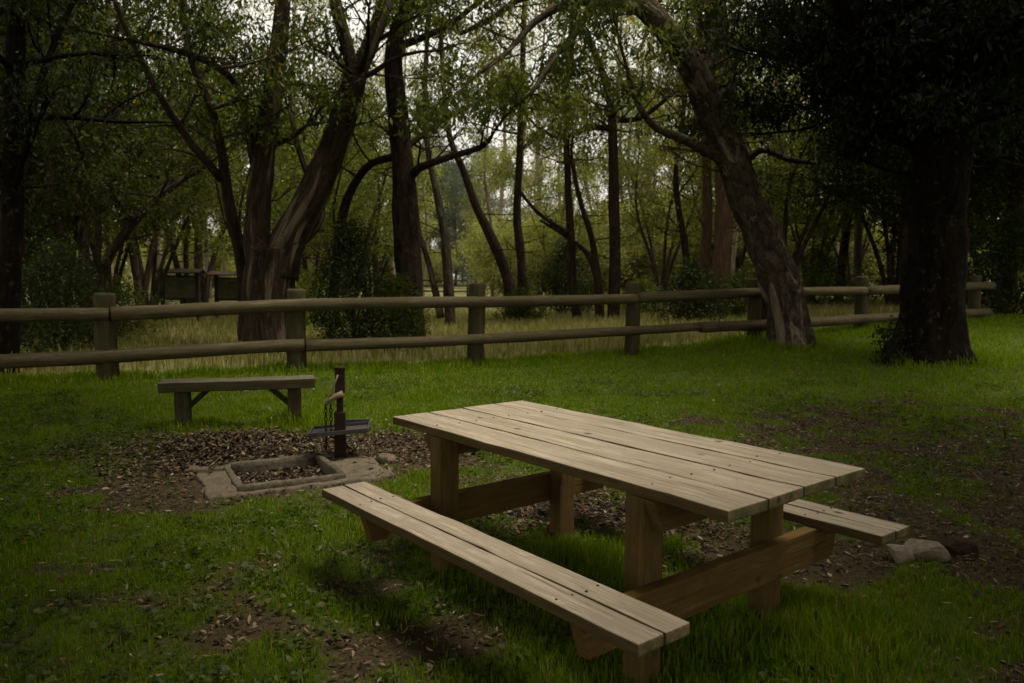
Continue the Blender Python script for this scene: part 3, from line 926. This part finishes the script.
H('tea_tree', 'slim leaning tree in the thicket left of the notice boards', FT, [
    S(20, (140, 335, 9), (138, 290, 8), (130, 240, 7), (118, 190, 6), (95, 140, 5), (85, 70, 4)),
    S(20, (140, 320, 7), (150, 260, 6), (158, 215, 5), (150, 150, 4), dy=.7)],
  M['bark_grey'], M['leaf_dark'], nb=8, L=1.8, hmin=2.8, size=.13, k=7, rad=.42)

# trees added close outside the view, their crowns shaped to shade the clearing's edges
def added_shade_tree(x, y, hgt, cen, rad, n, label, k=30, size=.16):
    tr = Tree(); z = gz1(x, y)
    P = [Vector((x, y, z - .1)), Vector((x + .1, y, z + hgt * .3)), Vector((x * .7 + cen[0] * .3, y * .7 + cen[1] * .3, z + hgt * .65)), Vector((cen[0], cen[1], z + hgt))]
    p, rr = tr.limb(P, [.26, .2, .14, .07], 14, .1, .06)
    for q in range(n):
        d = Vector((random.gauss(0, 1), random.gauss(0, 1), random.gauss(0, 1))).normalized() * random.random() ** .3
        e = (cen[0] + d.x * rad[0], cen[1] + d.y * rad[1], cen[2] + d.z * rad[2] + .3 * max(0, d.y * rad[1] + cen[1] - 2.))
        tr.tips.append(e)
        if q % 9 == 0:
            s0 = p[int(len(p) * random.uniform(.45, .95))]
            tr.t.tube([tuple(s0), ((s0[0] + e[0]) / 2, (s0[1] + e[1]) / 2, (s0[2] + e[2]) / 2 + .25), e], [.05, .03, .008], 5, cap=False)
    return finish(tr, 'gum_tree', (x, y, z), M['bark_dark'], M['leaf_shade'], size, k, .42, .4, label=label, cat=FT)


# ------------------------------------------------------------------ shrubs
def shrub(px, py, Yd, w, h, m, label, n=260, k=26, size=.07, group=None, name='shrub', pos=None, rad=.22, droop=.15):
    b = at(px, py, Yd) if pos is None else Vector((*pos, 0))
    z = gz1(b.x, b.y); base = (b.x, b.y, z)
    t = TubeSet(); tips = []
    for q in range(n):
        a = random.uniform(0, 2 * math.pi); rr = math.sqrt(random.random()); hh = random.uniform(.08, 1.)
        prof = math.sin(math.pi * min(1, .15 + .85 * hh) ** .8) ** .6 if hh < 1 else 0
        lob = 1 + .30 * math.sin(a * 3 + px) + .2 * math.sin(a * 5 + hh * 7)
        tips.append((b.x + math.cos(a) * rr * w / 2 * prof * lob, b.y + math.sin(a) * rr * w / 2 * prof * lob, z + hh * h * (1 + .12 * math.sin(a * 2 + px))))
    for q in range(9):
        e = random.choice(tips)
        t.tube([(b.x + random.uniform(-.08, .08), b.y + random.uniform(-.08, .08), z - .05), ((b.x + e[0]) / 2, (b.y + e[1]) / 2, z + (e[2] - z) * .6), e], [.025, .016, .006], 5, cap=False)
    o = empty(name, base, 0, label=label, cat='shrub', group=group)
    t.build('stems', M['bark_dark'], o, base)
    leaf_mesh('foliage', tips, rad, k, size, m, o, base, droop, .42)
    return o


shrub(352, 340, 15.2, 1.55, 2.35, M['shrub'], 'tall dense dark bush right of the large multi-stemmed gum, behind the fence', 420)
shrub(396, 335, 15.4, 1.1, 1.35, M['leaf_dark'], 'lower green bush at the foot of the straight dark tree behind the fence', 260)
shrub(564, 315, 27, 2.6, 2.5, M['shrub'], 'dark bush in the dry grass behind the middle rail, left of the two-stemmed tree', 380, 22, .1, rad=.3)
shrub(521, 316, 25, 1.9, 1.0, M['leaf_dark'], 'low bush at the foot of the bending dark trunk', 160, 20, .1)
shrub(690, 318, 20, 2.1, 1.5, M['shrub'], 'dark green bush at the foot of the brown trunks left of the leaning tree', 300, 22, .09)
shrub(640, 316, 26, 1.6, 1.1, M['leaf_mid'], 'small green bush behind the fence just right of a post in the middle', 160, 20, .1)
shrub(740, 312, 21, 1.4, 1.3, M['leaf_dark'], 'green bush half hidden behind the leaning tree', 180, 20, .09)
shrub(820, 305, 24, 2.2, 1.9, M['leaf_dark'], 'green bush behind the fence between the leaning tree and the slender pale trunk', 280, 22, .09)
shrub(1010, 318, 19, 2.6, 2.4, M['shrub'], 'dark bush past the far end of the log fence', 380, 22, .09)
shrub(975, 305, 24, 3.0, 3.2, M['shrub'], 'tall dark bush behind the massive trunk at the fence end', 380, 22, .1, rad=.3)
shrub(905, 300, 25, 2.6, 2.6, M['shrub'], 'dark bush behind the fence left of the massive trunk', 320, 22, .1, rad=.3)
shrub(60, 335, 14, 2.2, 1.9, M['shrub'], 'dark bush under the fan-shaped thicket at the left of the fence', 380, 22, .075)
shrub(118, 330, 18, 2.0, 1.3, M['leaf_dark'], 'low green bush between the fan-shaped thicket and the notice boards', 220, 22, .08)
shrub(20, 330, 15.5, 2.8, 2.6, M['shrub'], 'tall dark bush behind the near-black trunk at the left end', 380, 22, .08, rad=.3)
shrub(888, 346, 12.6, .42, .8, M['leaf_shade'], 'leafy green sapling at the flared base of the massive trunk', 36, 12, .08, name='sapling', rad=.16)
shrub(310, 325, 22, 1.8, 1.6, M['leaf_mid'], 'green bush behind the large multi-stemmed gum, seen beside its trunk', 200, 20, .09)

# ------------------------------------------------------------------ notice boards and gate
def board(px, py, Yd, w, h0, h1, rz, label, leaflets):
    b = at(px, py, Yd); z = gz1(b.x, b.y)
    r = empty('notice_board', (b.x, b.y, z), rz, label=label, cat='notice board')
    for s in (-1, 1):
        bm = bmesh.new(); add_box(bm, (s * w / 2, 0, h1 / 2 - .1), (.11, .11, h1 + .2), 2); from_bm('leg', bm, M['board'], r)
    bm = bmesh.new(); add_box(bm, (0, 0, (h0 + h1) / 2 - .06), (w - .115, .05, h1 - h0 - .16), 0)
    pn = from_bm('panel', bm, M['panel'], r)
    for zz in (h1 - .1, h0):
        bm = bmesh.new(); add_box(bm, (0, -.005, zz), (w - .115, .08, .07), 0); from_bm('frame', bm, M['board'], r)
    bm = bmesh.new()
    for s in (-1, 1): add_box(bm, (0, s * .19, h1 + .07), (w + .34, .42, .035), 0, Matrix.Rotation(s * R(-16), 3, 'X'))
    from_bm('roof', bm, M['board'], r)


board(181, 322, 24, 1.05, .75, 1.55, .1, 'larger dark timber notice board with little roof, left of the multi-stemmed gum', 3)
board(229, 318, 25, .8, .72, 1.5, -.1, 'smaller roofed notice board, partly behind the multi-stemmed gum', 2)
gb = at(444, 300, 37); gzz = gz1(gb.x, gb.y)
gate = empty('iron_gate', (gb.x, gb.y, gzz), .05, label='dark iron three-bar gate beyond the gravel track in the gap between trees', cat='gate')
for s in (-1, 1):
    t = TubeSet(); t.tube([(s * 1.12, 0, -.1), (s * 1.12, 0, 1.42)], [.045, .045], 8); t.build('gate_post', M['iron'], gate)
for q, z in enumerate((.55, .85, 1.1, 1.36)):
    t = TubeSet(); t.tube([(-1.1, 0, z), (1.1, 0, z)], [.04, .04], 6); t.build('bar', M['iron'], gate)
t = TubeSet(); t.tube([(0, 0, .5), (0, 0, 1.36)], [.025, .025], 6); t.build('bar', M['iron'], gate)

# ------------------------------------------------------------------ background forest: a few kinds, copied tree by tree
def proto(kind):
    tr = Tree()
    if kind == 'slender':
        h = 17.; P = [Vector((0, 0, -.2)), Vector((.15, .1, h * .3)), Vector((-.1, .2, h * .6)), Vector((.2, 0, h * .95))]
        p, rr = tr.limb(P, [.20, .16, .12, .05], 9, .08, 0, .8); grow(tr, p, rr, 22, 2.7, 5.0, up=.6, ksub=3)
        a = (M['bark_pale'], M['leaf_light'], .20, 4, .7, .45)
    elif kind == 'bushy':
        h = 9.; P = [Vector((0, 0, -.2)), Vector((.3, .1, h * .3)), Vector((.1, .4, h * .6)), Vector((.5, .2, h * .95))]
        p, rr = tr.limb(P, [.20, .15, .10, .04], 9, .08, 0, .6); grow(tr, p, rr, 26, 2.6, 1.6, up=.4, ksub=3)
        a = (M['bark_dark'], M['leaf_mid'], .17, 10, .9, .4)
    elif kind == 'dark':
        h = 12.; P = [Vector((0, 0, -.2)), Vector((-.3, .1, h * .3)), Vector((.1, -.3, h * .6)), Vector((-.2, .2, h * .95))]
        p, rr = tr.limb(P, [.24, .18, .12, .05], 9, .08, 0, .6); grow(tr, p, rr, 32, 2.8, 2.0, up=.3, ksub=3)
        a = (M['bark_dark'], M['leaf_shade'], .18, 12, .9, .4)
    elif kind == 'thicket':
        for q in range(5):
            an = q * 1.3; P = [Vector((0, 0, -.1)), Vector((math.cos(an) * .4, math.sin(an) * .4, 1.5)), Vector((math.cos(an) * 1.1, math.sin(an) * 1.1, 3.3)), Vector((math.cos(an + .5) * 1.6, math.sin(an + .5) * 1.6, 5.2))]
            p, rr = tr.limb(P, [.08, .06, .045, .02], 6, .05, 0, .5); grow(tr, p, rr, 7, 1.5, 1.8, up=.4, ksub=2)
        a = (M['bark_grey'], M['leaf_mid'], .13, 10, .6, .4)
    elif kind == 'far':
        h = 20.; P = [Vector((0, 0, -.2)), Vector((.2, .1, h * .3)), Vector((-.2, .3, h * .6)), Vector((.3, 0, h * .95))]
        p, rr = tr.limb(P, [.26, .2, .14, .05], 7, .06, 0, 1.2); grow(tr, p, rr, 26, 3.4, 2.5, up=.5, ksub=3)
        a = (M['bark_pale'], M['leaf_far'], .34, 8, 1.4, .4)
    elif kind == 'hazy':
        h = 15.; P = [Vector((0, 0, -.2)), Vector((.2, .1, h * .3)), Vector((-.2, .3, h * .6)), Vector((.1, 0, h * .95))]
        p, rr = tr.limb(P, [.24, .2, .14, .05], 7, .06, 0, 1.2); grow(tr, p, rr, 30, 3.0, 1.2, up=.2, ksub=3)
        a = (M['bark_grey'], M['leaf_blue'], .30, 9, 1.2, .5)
    elif kind == 'pole':
        h = 13.; P = [Vector((0, 0, -.2)), Vector((.25, .1, h * .3)), Vector((-.15, .3, h * .6)), Vector((.3, 0, h * .95))]
        p, rr = tr.limb(P, [.105, .09, .065, .03], 7, .08, 0, .6); grow(tr, p, rr, 8, 1.8, 3.8, up=.6, ksub=3)
        a = (M['bark_pale'], M['leaf_mid'], .16, 5, .5, .45)
    elif kind == 'bush':
        for q in range(9):
            an = q * .7; P = [Vector((0, 0, -.1)), Vector((math.cos(an) * .5, math.sin(an) * .5, 1.)), Vector((math.cos(an) * 1.3, math.sin(an) * 1.3, random.uniform(1.8, 3.4)))]
            p, rr = tr.limb(P, [.06, .04, .02], 5, .05, 0, .5); grow(tr, p, rr, 6, 1.5, .4, up=.3, ksub=2)
        a = (M['bark_grey'], M['leaf_far'], .20, 9, .7, .3)
    return tr, a


def copy_thing(o, loc, rz, s, label=None):
    c = o.copy(); COL.objects.link(c)
    c.location = loc; c.rotation_euler = (random.uniform(-.05, .05), random.uniform(-.05, .05), rz); c.scale = (s, s, s * random.uniform(.9, 1.12))
    if label: c['label'] = label
    for ch in list(o.children):
        d = ch.copy(); COL.objects.link(d); d.parent = c
    return c


KINDS = {
    'slender': ('gum_tree', 'slender pale gum of the forest strip beyond the gravel track', 'slender gums beyond the track'),
    'bushy': ('bushy_tree', 'bushy green tree with low crown beyond the log fence', 'bushy trees beyond the fence'),
    'dark': ('dark_tree', 'dense dark tree of the shaded forest edges beyond the fence', 'dark trees of the forest edges'),
    'thicket': ('tea_tree', 'small thin-stemmed tree of the tangled understorey beyond the fence', 'understorey trees'),
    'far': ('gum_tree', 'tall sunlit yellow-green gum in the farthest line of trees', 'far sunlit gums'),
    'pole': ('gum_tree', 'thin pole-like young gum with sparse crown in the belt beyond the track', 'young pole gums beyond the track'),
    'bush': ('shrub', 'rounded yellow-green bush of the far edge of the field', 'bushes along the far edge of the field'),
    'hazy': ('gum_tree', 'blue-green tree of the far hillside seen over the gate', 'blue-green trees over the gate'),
}
spots = {k: [] for k in KINDS}


def colx(px, Yd): return (px - 512) / FPX * Yd


R0 = random.Random(21)
for px, Yd in [(-60, 22), (-20, 27), (40, 24), (20, 36), (-120, 30), (-160, 20), (200, 45),
               (900, 27), (960, 24), (1010, 29), (1060, 23), (1110, 30), (950, 40), (1150, 24), (1080, 42), (1190, 36), (1000, 20), (1052, 18), (1125, 19), (902, 21.5), (-28, 16), (18, 19.5), (-90, 17)]:
    spots['dark'].append((px, Yd))
for px, Yd in [(60, 20), (150, 23), (10, 19), (260, 22), (310, 28), (350, 24), (730, 30), (810, 27), (890, 23), (990, 21), (1040, 26), (370, 30), (-40, 17), (660, 33), (110, 25), (780, 24), (930, 29), (560, 36), (850, 34)]:
    spots['thicket'].append((px, Yd))
for px, Yd in [(330, 36), (310, 50), (250, 42), (380, 44), (790, 48), (860, 50), (740, 42)]:
    spots['bushy'].append((px, Yd))
for px, Yd in [(300, 44), (395, 52), (535, 56), (560, 64), (610, 58), (626, 47), (648, 52), (665, 42), (735, 56), (815, 54), (850, 44), (210, 50), (160, 55), (900, 52), (640, 72), (672, 60), (690, 70), (500, 66)]:
    spots['slender'].append((px, Yd))
for px, Yd in [(270, 75), (320, 82), (365, 72), (410, 84), (490, 80), (525, 90), (565, 74), (600, 86), (640, 92), (670, 80), (705, 88), (750, 78), (800, 86), (850, 76), (220, 84), (160, 78), (90, 82), (900, 84), (960, 78), (1020, 86), (30, 78)]:
    spots['far'].append((px, Yd))
for px, Yd in [(455, 92), (475, 98), (440, 104), (462, 112), (485, 108), (430, 96), (448, 122), (475, 125)]:
    spots['hazy'].append((px, Yd))
for px in range(-80, 1120, 24):
    if not 425 < px < 485: spots['bush'].append((px + R0.uniform(-12, 12), R0.uniform(50, 88)))
for px in range(500, 860, 26): spots['bush'].append((px + R0.uniform(-12, 12), R0.uniform(38, 50)))
for px in list(range(60, 280, 27)) + list(range(300, 900, 24)):
    if not 425 < px < 480: spots['pole'].append((px + R0.uniform(-11, 11), R0.uniform(37.5, 50)))
for kind, pts in spots.items():
    nm, lb, gr = KINDS[kind]
    tr, a = proto(kind)
    first = finish(tr, nm, (0, 0, 0), a[0], a[1], a[2], a[3], a[4], a[5], label=lb, cat=FT, group=gr)
    for q, (px, Yd) in enumerate(pts):
        x = colx(px, Yd); loc = (x, Yd, gz1(x, Yd)); rz = R0.uniform(0, 6.28); sc = R0.uniform(.8, 1.2) * (.72 if kind == 'far' else 1)
        if q == 0:
            first.location = loc; first.rotation_euler = (0, 0, rz); first.scale = (sc,) * 3
        else: copy_thing(first, loc, rz, sc)

added_shade_tree(-5.2, 1.4, 7, (-2.6, 1.6, 4.9), (3.5, 4.3, 1.6), 2300, 'dark gum just left of the clearing, crown over the lawn edge')
added_shade_tree(-7.6, 6.4, 9, (-3.8, 7.0, 4.8), (3.0, 3.9, 1.3), 1900, 'dark gum further left of the clearing, level with the fire pit')
added_shade_tree(5.8, 2.0, 7, (5.5, 2.4, 5.0), (2.8, 4.0, 1.7), 1300, 'dark gum just right of the clearing, crown over the lawn edge')
added_shade_tree(9.6, 7.6, 9, (6.9, 7.0, 5.0), (2.7, 3.2, 1.4), 1300, 'dark gum further right of the clearing, short of the fence end')
added_shade_tree(-.5, -4.2, 8, (1.2, -1.8, 5.2), (4.6, 4.1, 1.6), 2000, 'broad dark gum standing behind the camera')
for q, (x_, y_) in enumerate([(-4.0, 2.6), (-3.0, .4), (4.2, 3.6), (3.4, 1.2)]):  # shrubs added out of view to block light at the lawn's edges
    shrub(0, 0, 0, 1.9, 2.0, M['shrub'], ['dense shrub at the near left edge of the lawn', 'dense shrub behind and left of the camera', 'dense shrub at the near right edge of the lawn', 'dense shrub behind and right of the camera'][q], 300, 22, .09, pos=(x_, y_), rad=.26)


# ------------------------------------------------------------------ grass
def blades(name, P, hgt, wid, m, lean=.45, **kw):
    n = len(P)
    a = rng.uniform(0, 2 * np.pi, n); d = np.stack([np.cos(a), np.sin(a), 0 * a], -1)
    b = a + rng.uniform(.6, 2.5, n); e = np.stack([np.cos(b), np.sin(b), 0 * b], -1)
    h = hgt[:, None]; w = wid[:, None] * .5; ln = (lean * rng.uniform(.2, 1.3, n))[:, None]
    up = np.array([0, 0, 1.])
    v0 = P - d * w - up * .01; v1 = P + d * w - up * .01
    c = P + up * h * .6 + e * h * ln * .35
    v2 = c + d * w * .8; v3 = c - d * w * .8
    v4 = P + up * h * (1 - .25 * ln) + e * h * ln
    Vv = np.stack([v0, v1, v2, v3, v4], 1).reshape(-1, 3)
    k = np.arange(n)[:, None] * 5
    lp = np.concatenate([k + 0, k + 1, k + 2, k + 3, k + 3, k + 2, k + 4], 1)
    me = mesh_np(name, Vv, lp, np.tile([4, 3], n))
    o = link(name, me, m)
    return tag(o, kind='stuff', **kw)


def scatter(x0, x1, y0, y1, dens):
    n = int((x1 - x0) * (y1 - y0) * dens)
    return rng.uniform(x0, x1, n), rng.uniform(y0, y1, n)


def in_slab(x, y, m=0.):
    u, v = pit_local(x, y)
    return (u > -.72 - m) & (u < .76 + m) & (v > -.52 - m) & (v < .62 + m)


def lawn_zone(bands):
    Ps, Hs, Ws = [], [], []
    for (y0, y1, dens, h, w) in bands:
        xm = y1 * .78 + .8
        x, y = scatter(-xm, xm, y0, y1, dens)
        dm = dirt(x, y); fl = field_f(x, y)
        cl = fbm(x * 3., y * 3., 77, 3)
        cl2 = fbm(x * .9, y * .9, 78, 3)
        keep = (rng.random(len(x)) > dm * 1.02) & (fl < .5) & (~in_slab(x, y)) & (rng.random(len(x)) < .45 + 1.1 * cl)
        x, y, cl, cl2, dm = x[keep], y[keep], cl[keep], cl2[keep], dm[keep]
        tuft = np.maximum.reduce([blob(x, y, .28, 3.9, .5, .4), .8 * blob(x, y, 1.25, 2.95, .6, .35), .6 * blob(x, y, .5, 2.75, .5, .35), .7 * blob(x, y, .9, 3.45, .35, .3), .4 * blob(x, y, -.9, 4.3, .5, .4)])
        tuft = np.maximum.reduce([tuft, 1.0 * blob(x, y, 7.05, 12.7, 1.1, .6), .8 * blob(x, y, 5.25, 14.5, .8, .5), .8 * blob(x, y, -3.2, 7.35, .3, .25), .8 * blob(x, y, -2.2, 7.65, .3, .25)])
        fs_ = np.exp(-(fence_side(x, y) / .6) ** 2)
        hh = h * (.25 + 1.3 * cl) * (.45 + 1.1 * cl2) * (1 + 2.4 * tuft + 1.4 * fs_) * rng.uniform(.5, 1.35, len(x)) * (1 - .4 * dm)
        Ps.append(np.stack([x, y, gz(x, y)], -1)); Hs.append(hh); Ws.append(w * rng.uniform(.6, 1.3, len(x)))
    return np.concatenate(Ps), np.concatenate(Hs), np.concatenate(Ws)


P, h, w = lawn_zone([(2.3, 4.2, 8000, .036, .0045), (4.2, 6.5, 5000, .038, .0055), (6.5, 10, 2200, .045, .008), (10, 19, 850, .058, .012)])
blades('lawn_grass', P, h, w, M['grass'], label='short green lawn grass of the clearing', cat='grass')
x, y = scatter(-24, 26, 9, 33, 170)
kp = (field_f(x, y) > .4) & (np.abs(x) < y * .85) & (rng.random(len(x)) < .3 + fbm(x * .7, y * .7, 90))
x, y = x[kp], y[kp]
near = np.exp(-(fence_side(x, y) - .8) / 3)
blades('dry_grass', np.stack([x, y, gz(x, y)], -1), (.24 + .06 * np.clip(near, 0, 1)) * rng.uniform(.5, 1.3, len(x)) * (.5 + fbm(x, y, 91)), .012 * rng.uniform(.7, 1.5, len(x)) * (1 + y / 30), M['drygrass'], .5,
       label='tall dry yellowish grass beyond the log fence', cat='grass')


# ------------------------------------------------------------------ fallen leaves and mulch
def litter(name, x, y, lo, hi, asp, m, lift=.012, tilt=.35, **kw):
    n = len(x)
    a = rng.uniform(0, 2 * np.pi, n); ln = rng.uniform(lo, hi, n); hw = ln * asp * rng.uniform(.6, 1.3, n) * .5
    d = np.stack([np.cos(a), np.sin(a), rng.normal(0, tilt, n)], -1); s = np.stack([-np.sin(a), np.cos(a), rng.normal(0, tilt, n)], -1)
    p = np.stack([x, y, gz(x, y) + lift * rng.uniform(.4, 1.6, n)], -1)
    up = np.array([0, 0, 1.])
    cu = (ln * rng.uniform(-.10, .18, n))[:, None] * up
    sw = (ln * rng.uniform(-.14, .14, n))[:, None] * s          # sickle-shaped gum leaves
    fo = (hw * rng.uniform(.0, .7, n))[:, None] * up
    L2 = (ln / 2)[:, None]; H = hw[:, None]
    A = p - d * L2 + cu + sw; B = p + d * L2 + cu * .7 + sw
    C1 = p - d * L2 * .45 + s * H * .85 + fo + sw * .3; C2 = p + d * L2 * .25 + s * H + fo + sw * .1
    D1 = p - d * L2 * .45 - s * H * .85 + fo + sw * .3; D2 = p + d * L2 * .25 - s * H + fo + sw * .1
    E1 = p - d * L2 * .45 + sw * .3; E2 = p + d * L2 * .25 + sw * .1
    Vv = np.stack([A, D1, D2, B, C2, C1, E1, E2], 1).reshape(-1, 3)
    k = np.arange(n)[:, None] * 8
    lp = np.concatenate([k + q for q in (0, 1, 6, 1, 2, 7, 6, 2, 3, 7, 0, 6, 5, 6, 7, 4, 5, 7, 3, 4)], 1)
    me = mesh_np(name, Vv, lp, np.tile([3, 4, 3, 3, 4, 3], n))
    o = link(name, me, m)
    return tag(o, kind='stuff', **kw)


x, y = scatter(-7, 9, 2.4, 13, 480)
dm = dirt(x, y)
kp = (rng.random(len(x)) < .15 + .55 * dm + .5 * ss((x - 1.2) / 2) * fbm(x * 1.3, y * 1.3, 55)) & (~in_slab(x, y, -.15)) & (fence_side(x, y) < -.3) & (np.abs(x) < y * .8 + .8)
x, y = x[kp], y[kp]
litter('fallen_leaves', x, y, .016, .058, .26, M['litter'], .022, .2, label='scattered dead gum leaves on the lawn and bare soil', cat='leaves')
xs, ys = scatter(-4.5, 6.5, 2.4, 9.5, 900)
ks = (rng.random(len(xs)) < dirt(xs, ys) ** 1.3) & (~in_slab(xs, ys, -.1)) & (np.abs(xs) < ys * .78 + .6)
litter('bark_crumbs', xs[ks], ys[ks], .008, .04, .45, M['mulch'], .008, .25, label='fine dark crumbs of bark and leaf on the bare soil', cat='leaf litter')
xs, ys = scatter(-6, 7, 2.4, 11, 170)
ks = (rng.random(len(xs)) < (1 - dirt(xs, ys)) * ss((fbm(xs * .9, ys * .9, 63) - .42) / .2)) & (~in_slab(xs, ys)) & (fence_side(xs, ys) < -.3) & (np.abs(xs) < ys * .78 + .6)
xs, ys = xs[ks], ys[ks]
xs = np.repeat(xs, 5) + rng.normal(0, .025, len(xs) * 5); ys = np.repeat(ys, 5) + rng.normal(0, .025, len(ys) * 5)
litter('lawn_weeds', xs, ys, .018, .045, .6, M['weed'], .03, .35, label='small broad-leaved weeds among the lawn grass', cat='weeds')
x = np.concatenate([rng.normal(-2.5, .55, 9500), rng.normal(-1.1, .7, 4200), rng.normal(.5, .6, 3000)]); y = np.concatenate([rng.normal(6.5, .42, 9500), rng.normal(6.75, .42, 4200), rng.normal(4.75, .35, 3000)])
u, v = pit_local(x, y)
kp = ~((np.abs(u) < .42) & (np.abs(v) < .42)) & (~in_slab(x, y, -.1) | (rng.random(len(x)) < .45))
x, y = x[kp], y[kp]
xi = rng.uniform(-.31, .31, 1500); yi = rng.uniform(-.31, .31, 1500)
c, s = math.cos(PIT_A), math.sin(PIT_A)
x = np.concatenate([x, PIT_C[0] + c * xi - s * yi]); y = np.concatenate([y, PIT_C[1] + s * xi + c * yi])
litter('leaf_mulch', x, y, .014, .06, .4, M['mulch'], .022, .35, label='dark heap of leaf and bark litter around and inside the fire pit', cat='leaf litter')

# ------------------------------------------------------------------ light and camera
world = bpy.data.worlds.new('World'); scene.world = world; world.use_nodes = True
nt = world.node_tree
sky = N(nt, 'ShaderNodeTexSky', sky_type='NISHITA')
sky.sun_disc = False
SUN_EL, SUN_AZ = R(70), R(95)          # azimuth clockwise from +Y
sky.sun_elevation = SUN_EL; sky.sun_rotation = SUN_AZ
sky.air_density = 1.; sky.dust_density = 4.; sky.ozone_density = 1.
hs = N(nt, 'ShaderNodeHueSaturation'); hs.inputs['Saturation'].default_value = .22
nt.links.new(sky.outputs[0], hs.inputs['Color'])
bg = nt.nodes['Background']; bg.inputs['Strength'].default_value = .06
# closed cloud cover: the clear sky evened out by a bright, slightly warm cloud layer
nt.links.new(mixc(nt, hs.outputs[0], (7.4, 7.0, 6.2), .8), bg.inputs['Color'])
sun = bpy.data.lights.new('sun', 'SUN'); sun.energy = 1.5; sun.angle = R(22); sun.color = (1, .93, .82)
so = bpy.data.objects.new('sun', sun); COL.objects.link(so)
dirv = Vector((math.sin(SUN_AZ) * math.cos(SUN_EL), math.cos(SUN_AZ) * math.cos(SUN_EL), math.sin(SUN_EL)))
so.rotation_euler = dirv.to_track_quat('Z', 'Y').to_euler()

cam = bpy.data.cameras.new('camera'); co = bpy.data.objects.new('camera', cam); COL.objects.link(co)
cam.sensor_width = 36; cam.lens = FPX / 1024 * 36; cam.clip_end = 3000; cam.clip_start = .05
co.matrix_world = Matrix.Translation((0, 0, CH)) @ Matrix.Rotation(R(90) - PITCH, 4, 'X') @ Matrix.Rotation(ROLL, 4, 'Z')
cam.dof.use_dof = True; cam.dof.focus_distance = 4.2; cam.dof.aperture_fstop = 3.2
scene.camera = co
vs = scene.view_settings
vs.view_transform = 'Standard'; vs.look = 'None'; vs.gamma = 1; vs.exposure = 1.55
scene.render.engine = 'CYCLES'
cy = scene.cycles
cy.max_bounces = 6; cy.diffuse_bounces = 3; cy.glossy_bounces = 2; cy.transmission_bounces = 4; cy.transparent_max_bounces = 4
cy.use_denoising = True
scene.render.film_transparent = False
